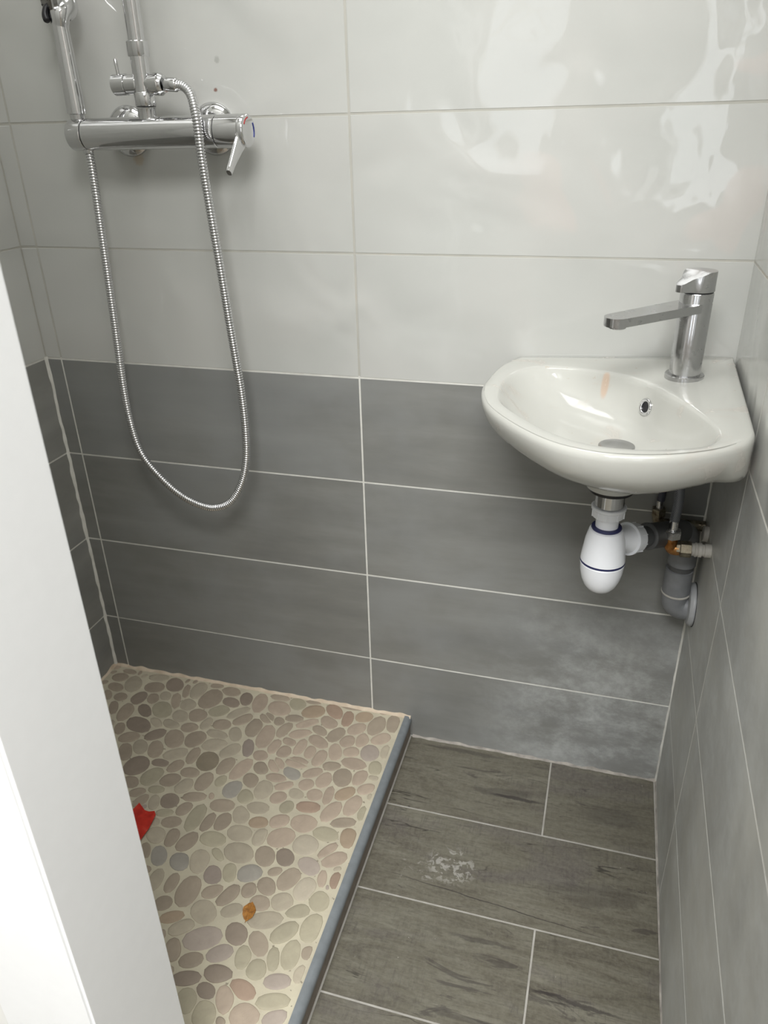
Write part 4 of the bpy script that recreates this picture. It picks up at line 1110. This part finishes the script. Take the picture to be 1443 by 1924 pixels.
def outer(s, keep):
    def f(k, a):
        ox, oy = BC.x + math.cos(a) * RO[k], BC.y + math.sin(a) * RO[k]
        wall = 1.0 if (oy > -0.02 or ox > 0.576) else 0.0
        # blend near wall sides
        wy = max(0.0, min(1.0, (oy + 0.10) / 0.10)); wx = max(0.0, min(1.0, (ox - 0.555) / 0.022))
        wgt = max(wy, wx) * keep
        sx = s + (1 - s) * wgt
        return (DX + (ox - DX) * sx, DY + (oy - DY) * sx, max(wx, max(0.0, min(1.0, (ox - 0.50) / 0.07)) * 0.8), 0.84 + 0.18 * max(0.0, min(1.0, (ox - 0.28) / 0.18)))
    return f
for s, dz in ((0.20, -0.0705), (0.30, -0.0690), (0.45, -0.0655), (0.60, -0.0590), (0.74, -0.0475), (0.85, -0.0335), (0.925, -0.0195), (0.965, -0.0100), (0.99, -0.0035)): ring(bowl(s), dz)
for f, dz in ((0.03, -0.0008), (0.10, 0.0), (0.5, 0.0), (0.80, 0.0)): ring(lerp_r(f), dz)
def shrink(d):
    return lambda k, a: (BC.x + math.cos(a) * (RO[k] - d), BC.y + math.sin(a) * (RO[k] - d))
ring(shrink(0.0055), -0.0004); ring(shrink(0.0022), -0.0022); ring(shrink(0.0004), -0.0060); ring(shrink(0.0), -0.0105)
for s, dz, kp in ((0.990, -0.022, 1), (0.966, -0.034, 1), (0.925, -0.046, 1), (0.855, -0.058, .95), (0.745, -0.070, .85), (0.61, -0.081, .6), (0.47, -0.089, .3), (0.34, -0.094, .1)): ring(outer(s, kp), dz)
bx = rings[-1]
for a, b in zip(rings, rings[1:]):
    for k in range(NA): bm.faces.new((a[k], a[(k + 1) % NA], b[(k + 1) % NA], b[k]))
# boss round the waste
last = rings[-1]
for z_, r_ in ((0.747, 0.0390), (0.736, 0.0385), (0.721, 0.0370), (0.7165, 0.0350), (0.7155, 0.02)):
    cur = [bm.verts.new((DX + math.cos(a) * r_, DY + math.sin(a) * r_, z_)) for a in AN]
    for k in range(NA): bm.faces.new((last[k], last[(k + 1) % NA], cur[(k + 1) % NA], cur[k]))
    last = cur
bm.faces.new(last[::-1]); bm.faces.new(rings[0])
finish(bm, 'bowl', M_CERAMIC, bs, 50)
zb = plane_z(DX, DY) - 0.0705
L('drain_grate', (DX, DY, zb - .001), Z, [(0, .0230), (.003, .0245), (.0045, .0240), (.005, .021), (.0035, .015), (.003, 0)], chrome('drain_chrome', 0.42, 0.1, 0.25), bs, 40)
L('gasket', (DX, DY, 0.7090), Z, [(0, .0270), (.001, .0305), (.0065, .0315), (.0075, .029)], M_BLACK, bs, 40)['label'] = 'black rubber gasket under the bowl'
L('waste_body', (DX, DY, 0.6870), Z, [(0, .0205), (.0225, .0205)], M_CHROME, bs, 40)
# overflow ring in the wall of the bowl (position and slope solved on the bowl surface)
OVP = Vector((0.4626, -0.1418, 0.8178)); OVN = Vector((-0.797, -0.569, 0.205)).normalized()
ovb = bmesh.new()
d_, u_, v_ = frame(OVN); rr_ = []
for k in range(36):
    a = 2 * math.pi * k / 36; ra_ = []
    for q in range(10):
        b_ = 2 * math.pi * q / 10; ra_.append(ovb.verts.new(OVP + (u_ * math.cos(a) + v_ * math.sin(a)) * (.0098 + .0026 * math.cos(b_)) + d_ * (.0012 + .0024 * math.sin(b_))))
    rr_.append(ra_)
for k in range(36):
    a, b = rr_[k], rr_[(k + 1) % 36]
    for q in range(10): ovb.faces.new((a[q], a[(q + 1) % 10], b[(q + 1) % 10], b[q]))
finish(ovb, 'overflow_ring', M_CHROME, bs, 60)
L('overflow_hole', OVP - OVN * .001, OVN, [(0, .0085), (.0018, .0085), (.0018, 0)], M_BLACK, bs, 28)

# ------------------------------------------------------------------ basin mixer tap
TX, TY, TZ = 0.5092, -0.0985, 0.8509
UD = Vector((-0.735, -0.678, 0)); UP = Vector((-UD.y, UD.x, 0))
tp = thing('basin_tap', (TX, TY, TZ), 'chrome single-lever basin tap with long flat spout and water marks', 'tap')
L('base_ring', (TX, TY, TZ - .0015), Z, [(0, .0262), (.0055, .0262), (.0068, .0252), (.0070, .022)], M_CHROME_D, tp, 56)
L('tap_body', (TX, TY, TZ + .004), Z, [(0, .0209), (.1105, .0213), (.1118, .0206)], M_CHROME_D, tp, 64)
L('seam_ring', (TX, TY, TZ + .1150), Z, [(0, .0202), (.0030, .0202)], M_DARKM, tp, 40)
def outline(seg, root, tip_len, hw_root, hw_tip, blend=True):
    """closed outline in local (along UD, across UP)"""
    P = []
    return P
# spout: flat bar with a rounded nose, tapering
so = []
for k in range(13):
    a = -math.pi / 2 + math.pi * k / 12; so.append((0.134 + 0.0165 * math.cos(a) , 0.0165 * math.sin(a)))
so += [(0.0, 0.0198), (0.0, -0.0198)]
sp = bmesh.new(); zt = TZ + .1035; zbm = zt - .0112
top = [sp.verts.new(Vector((TX, TY, zt - .03 * max(0, s - .02))) + UD * s + UP * q) for s, q in so]; bot = [sp.verts.new(Vector((TX, TY, zbm - .03 * max(0, s - .02))) + UD * s + UP * q) for s, q in so]
sp.faces.new(top); sp.faces.new(bot[::-1])
for k in range(len(so)): sp.faces.new((top[k], bot[k], bot[(k + 1) % len(so)], top[(k + 1) % len(so)]))
bmesh.ops.bevel(sp, geom=[e for e in sp.edges if len(e.link_faces) == 2 and e.calc_face_angle(0) > 1.2], offset=.0009, segments=2, affect='EDGES')
finish(sp, 'spout', M_CHROME_D, tp, 30)
L('aerator', Vector((TX, TY, zbm - .0040)) + UD * .133 + Vector((0, 0, -.0035)), Z, [(0, .010), (.0008, .0112), (.0052, .0112)], M_CHROME_D, tp, 32)
# lever cap: round disc flowing into a short drooping tongue
lo_ = []
for k in range(33):
    a = math.radians(38) + (2 * math.pi - math.radians(76)) * k / 32; lo_.append((.0216 * math.cos(a), .0216 * math.sin(a)))
tongue = [(.0225, -.0098), (.0280, -.0084), (.0330, -.0070), (.0360, -.0040), (.0368, 0), (.0360, .0040), (.0330, .0070), (.0280, .0084), (.0225, .0098)]
lo_ = lo_ + tongue
lc = bmesh.new()
def ztop(s): return TZ + .1435 - (0 if s < .004 else (s - .004) * 0.47)
def zbot(s): return TZ + .1180 + (0 if s < .012 else (s - .012) * 0.05)
top = [lc.verts.new(Vector((TX, TY, ztop(s))) + UD * s * (1 if s > .02 else .985) + UP * q * .985) for s, q in lo_]
tp2 = [lc.verts.new(Vector((TX, TY, ztop(s) - .0012)) + UD * s + UP * q) for s, q in lo_]
bt = [lc.verts.new(Vector((TX, TY, min(zbot(s), ztop(s) - .004))) + UD * s + UP * q) for s, q in lo_]
n_ = len(lo_); cc = lc.verts.new((TX, TY, ztop(0) + .0002)); cb_ = lc.verts.new((TX, TY, zbot(0)))
for k in range(n_):
    k2 = (k + 1) % n_
    lc.faces.new((top[k], top[k2], cc)); lc.faces.new((bt[k2], bt[k], cb_))
    lc.faces.new((top[k], tp2[k], tp2[k2], top[k2])); lc.faces.new((tp2[k], bt[k], bt[k2], tp2[k2]))
finish(lc, 'lever', M_CHROME_D, tp, 32)

# ------------------------------------------------------------------ bottle trap
bt_ = thing('bottle_trap', (DX, DY, 0.54), 'white plastic bottle trap with navy seals hanging below the basin', 'trap')
def ribs(bm, o, d, r0, z0, z1, n=10):
    d, u, v = frame(d); o = Vector(o)
    for k in range(n):
        a = 2 * math.pi * k / n; c = u * math.cos(a) + v * math.sin(a); s = d.cross(c)
        q = []
        for t_ in (z0, z1):
            for rr, ss in ((r0 - .001, -.0011), (r0 + .0014, -.0008), (r0 + .0014, .0008), (r0 - .001, .0011)): q.append(bm.verts.new(o + d * t_ + c * rr + s * ss))
        for f in ((0, 1, 2, 3), (7, 6, 5, 4), (0, 4, 5, 1), (1, 5, 6, 2), (2, 6, 7, 3)): bm.faces.new([q[i] for i in f])
b_ = bmesh.new(); lathe(b_, (DX, DY, 0.6690), Z, [(0, .0195), (.001, .0222), (.0115, .0230), (.0128, .0245), (.0160, .0245), (.0170, .0232), (.0170, .0207)], 48); ribs(b_, (DX, DY, 0.6690), Z, .0222, .0012, .0122)
finish(b_, 'union_nut', M_PP, bt_, 35)
L('inlet_tube', (DX, DY, 0.6420), Z, [(0, .0162), (.028, .0162)], M_PP, bt_, 36)
L('seal_ring', (DX, DY, 0.6475), Z, [(0, .0195), (.0035, .0215), (.0055, .0210), (.0058, .0165)], M_NAVY, bt_, 40)['label'] = 'navy seal ring at the trap neck'
L('trap_body', (DX, DY, 0.5975), Z, [(0, .0290), (.001, .0320), (.008, .0314), (.034, .0280), (.044, .0255), (.0500, .0238), (.0512, .0210)], M_PP, bt_, 56)
L('seal_ring', (DX, DY, 0.5950), Z, [(0, .0300), (.0006, .0322), (.0022, .0322), (.0026, .030)], M_NAVY, bt_, 48)['label'] = 'navy seal ring round the cup'
L('trap_cup', (DX, DY, 0.5430), Z, [(0, 0), (.0004, .005), (.0020, .0115), (.0060, .0180), (.0130, .0235), (.024, .0280), (.037, .0308), (.0500, .0318), (.0518, .0305)], M_PP, bt_, 56)
O0 = Vector((DX, DY, 0.6270)); O1 = Vector((0.5555, -0.0520, 0.5870)); od = (O1 - O0).normalized(); ol = (O1 - O0).length
L('outlet_flare', O0, od, [(.018, .0150), (.030, .0165), (.040, .0178), (.048, .0215), (.050, .0225), (.052, .021)], M_PP, bt_, 36)
b_ = bmesh.new(); lathe(b_, O0, od, [(.0475, .0205), (.0485, .0250), (.0520, .0250), (.053, .0232), (.0675, .0225), (.069, .0205)], 44); ribs(b_, O0, od, .0226, .053, .067)
finish(b_, 'union_nut', M_PP, bt_, 35)

# grey drain pipe: horizontal pipe, elbow, drop pipe, lower elbow and wall rosette
pv = thing('drain_pipe', (0.556, -0.05, 0.45), 'grey plastic drain pipe turning down beside the trap and into the right wall', 'pipe')
L('inlet_pipe', O0, od, [(.0645, .0162), (.100, .0162)], M_PVCD, pv, 36)
L('socket', O0, od, [(.091, .0180), (.092, .0200), (.0935, .0212), (.096, .0212), (.098, .0200), (ol - .014, .0200)], M_PVCD, pv, 40)
el = bmesh.new(); c1 = O0 + od * (ol - .018); tube(el, resample(catmull([c1, O1 + Vector((-.004, -.004, -.004)), (0.5558, -0.0505, 0.568), (0.5558, -0.050, 0.552)], 8), .003), .0204, 32)
finish(el, 'upper_elbow', M_PVC, pv, 50)
L('drop_socket', (0.5556, -0.0495, 0.5265), Z, [(0, .0205), (.001, .0218), (.027, .0218), (.028, .0206)], M_PVC, pv, 40)
L('drop_pipe', (0.5550, -0.0490, 0.472), Z, [(0, .0190), (.058, .0190)], M_PVCD, pv, 36)
L('lower_socket', (0.5542, -0.0485, 0.4715), Z, [(0, .0205), (.002, .0222), (.0445, .0215), (.0455, .0195)], M_PVC, pv, 40)
L('socket_rim', (0.5542, -0.0485, 0.4690), (0.03, 0, 1), [(0, .0218), (.0008, .0230), (.0028, .0230), (.0036, .0218)], M_STUB, pv, 40)
el = bmesh.new(); tube(el, resample(catmull([(0.5540, -0.048, 0.474), (0.5540, -0.048, 0.466), (0.5560, -0.0478, 0.452), (0.5640, -0.0475, 0.4440), (0.5720, -0.0472, 0.4430), (0.5845, -0.0470, 0.4430)], 8), .003), .0212, 32)
finish(el, 'lower_elbow', M_PVC, pv, 50)
L('wall_rosette', (0.5850, -0.0475, 0.4500), (-1, 0, 0), [(0, .0360), (.0022, .0368), (.0045, .0362), (.0085, .0330), (.0100, .0260)], M_PVCL, pv, 48)
L('rosette_gap_shade', (0.5862, -0.0475, 0.4500), (-1, 0, 0), [(0, .0376), (.0012, .0376)], M_BLACK, pv, 48)  # black disc puts the shade of the gap behind the rosette into colour

# ------------------------------------------------------------------ water connections and braided hoses
v1 = thing('water_valve', (0.5863, -0.110, 0.588), 'brass elbow valve on a chalky stub, in front of the grey drain pipe', 'valve')
L('pipe_stub', (0.5855, -0.110, 0.5875), (-1, 0, -.02), [(0, .0105), (.009, .0105), (.0095, .0092), (.013, .0092), (.0135, .0112), (.018, .0112), (.0185, .0098), (.0205, .0112), (.0225, .0112), (.0235, .0098), (.028, .0098)], M_STUB, v1, 32)
L('hex_nut', (0.5580, -0.110, 0.5862), (-1, 0, -.02), [(0, .0105), (.001, .0125), (.016, .0125), (.017, .0108), (.022, .0104)], M_BRASS_D, v1, 6, 20)
e_ = bmesh.new(); tube(e_, resample(catmull([(0.5400, -.110, .5850), (0.5360, -.110, .5845), (0.5300, -.110, .5855), (0.5275, -.110, .5910), (0.5270, -.110, .5990), (0.5270, -.110, .6040)], 6), .0018), .0098, 24)
finish(e_, 'brass_elbow', M_BRASS, v1, 50)['label'] = 'brass elbow fitting'
v2 = thing('water_valve', (0.5850, -0.050, 0.592), 'dark tarnished valve behind the grey drain pipe, close to the back wall', 'valve')
L('pipe_stub', (0.5850, -0.0600, 0.5900), (-1, 0, .05), [(0, .0125), (.0070, .0125), (.0078, .0115)], M_STUB, v2, 32)
e_ = bmesh.new(); tube(e_, resample(catmull([(0.5850, -.0200, .5830), (0.5450, -.0200, .5820), (0.5200, -.0210, .5810), (0.5125, -.0215, .5850), (0.5112, -.0215, .5950)], 6), .002), .0088, 20)
finish(e_, 'brass_elbow', M_BRASS_D, v2, 50)

h1 = thing('braided_hose', (0.525, -0.11, 0.62), 'grey braided supply hose rising from the brass elbow to the basin', 'hose')
L('hose_nut', (0.5270, -0.110, 0.6035), Z, [(0, .0115), (.001, .0135), (.0125, .0135), (.0135, .0120)], M_NICKEL, h1, 6, 20)
L('hose_ferrule', (0.5272, -0.110, 0.6165), (0, 0, 1), [(0, .0060), (.001, .0068), (.016, .0066), (.018, .0062)], M_NICKEL, h1, 24)
e_ = bmesh.new(); tube(e_, resample(catmull([(0.5272, -.110, .6330), (0.5282, -.1095, .6500), (0.5285, -.108, .6750), (0.5240, -.106, .7100), (0.5160, -.1020, .7550)], 6), .003), .0073, 20)
finish(e_, 'sleeve', M_BRAID, h1, 60)
h2 = thing('braided_hose', (0.511, -0.0215, 0.60), 'dark blue-black braided supply hose behind the grey one, nearest the back wall', 'hose')
L('hose_nut', (0.5112, -0.0215, 0.5945), Z, [(0, .0098), (.001, .0116), (.0135, .0116), (.0145, .0100)], M_BRASS_D, h2, 6, 20)
L('hose_ferrule', (0.5114, -0.0220, 0.6080), (0, 0, 1), [(0, .0056), (.016, .0056)], M_NICKEL, h2, 24)
e_ = bmesh.new(); tube(e_, resample(catmull([(0.5116, -.0225, .6230), (0.5126, -.0240, .6450), (0.5130, -.030, .6750), (0.5110, -.050, .7150), (0.5080, -.0800, .7550)], 6), .003), .0062, 20)
finish(e_, 'sleeve', M_BRAID_D, h2, 60)

# ------------------------------------------------------------------ bits lying on the pebble floor
def sheet(name, pts, mat, th, zf, label, cat):
    bm = bmesh.new(); up = [bm.verts.new((x, y, 0.0517 + zf(x, y) + th)) for x, y in pts]; dn = [bm.verts.new((x, y, 0.0517 + zf(x, y))) for x, y in pts]
    c = [sum(p[0] for p in pts) / len(pts), sum(p[1] for p in pts) / len(pts)]
    cu = bm.verts.new((c[0], c[1], 0.0517 + zf(*c) + th + .001)); cd = bm.verts.new((c[0], c[1], 0.0517 + zf(*c) + .001))
    n = len(pts)
    for k in range(n):
        k2 = (k + 1) % n; bm.faces.new((up[k], up[k2], cu)); bm.faces.new((dn[k2], dn[k], cd)); bm.faces.new((up[k], dn[k], dn[k2], up[k2]))
    o = finish(bm, name, mat, None, 25); origin(o, (c[0], c[1], 0.0517)); o['label'] = label; o['category'] = cat; return o
sheet('plastic_scrap', SCRAP, M_SCRAP, .0012, lambda x, y: 0.004 * abs(math.sin(60 * x + 40 * y)), 'torn piece of red plastic lying on the pebble shower floor', 'scrap')
lf = []
for k in range(24):
    a = 2 * math.pi * k / 24; s_, c_ = math.sin(a), math.cos(a)
    rx = 0.0108 * (1 - 0.25 * abs(s_) ** 2) * (1 + .05 * math.sin(7 * a)); ry = 0.0155 * (1.12 if k in (6, 18) else 1.0) * (1 + .04 * math.cos(9 * a))
    lf.append((LEAFX + rx * c_ - 0.12 * ry * s_, LEAFY + ry * s_))
lo = sheet('dry_leaf', lf, M_LEAF, .0005, lambda x, y: 0.0002 + 18 * (x - LEAFX) ** 2 + 0.0004 * math.sin(900 * y), 'small curled brown leaf on the pebble shower floor', 'leaf')
tb = bmesh.new(); tube(tb, [Vector((LEAFX - .0015, LEAFY + .015, .0535)), Vector((LEAFX, LEAFY, .0534)), Vector((LEAFX + .002, LEAFY - .020, .0530))], .0004, 6)
finish(tb, 'midrib', M_LEAF, lo, 60)

for o in bpy.data.objects:
    if '_w' in o: del o['_w']
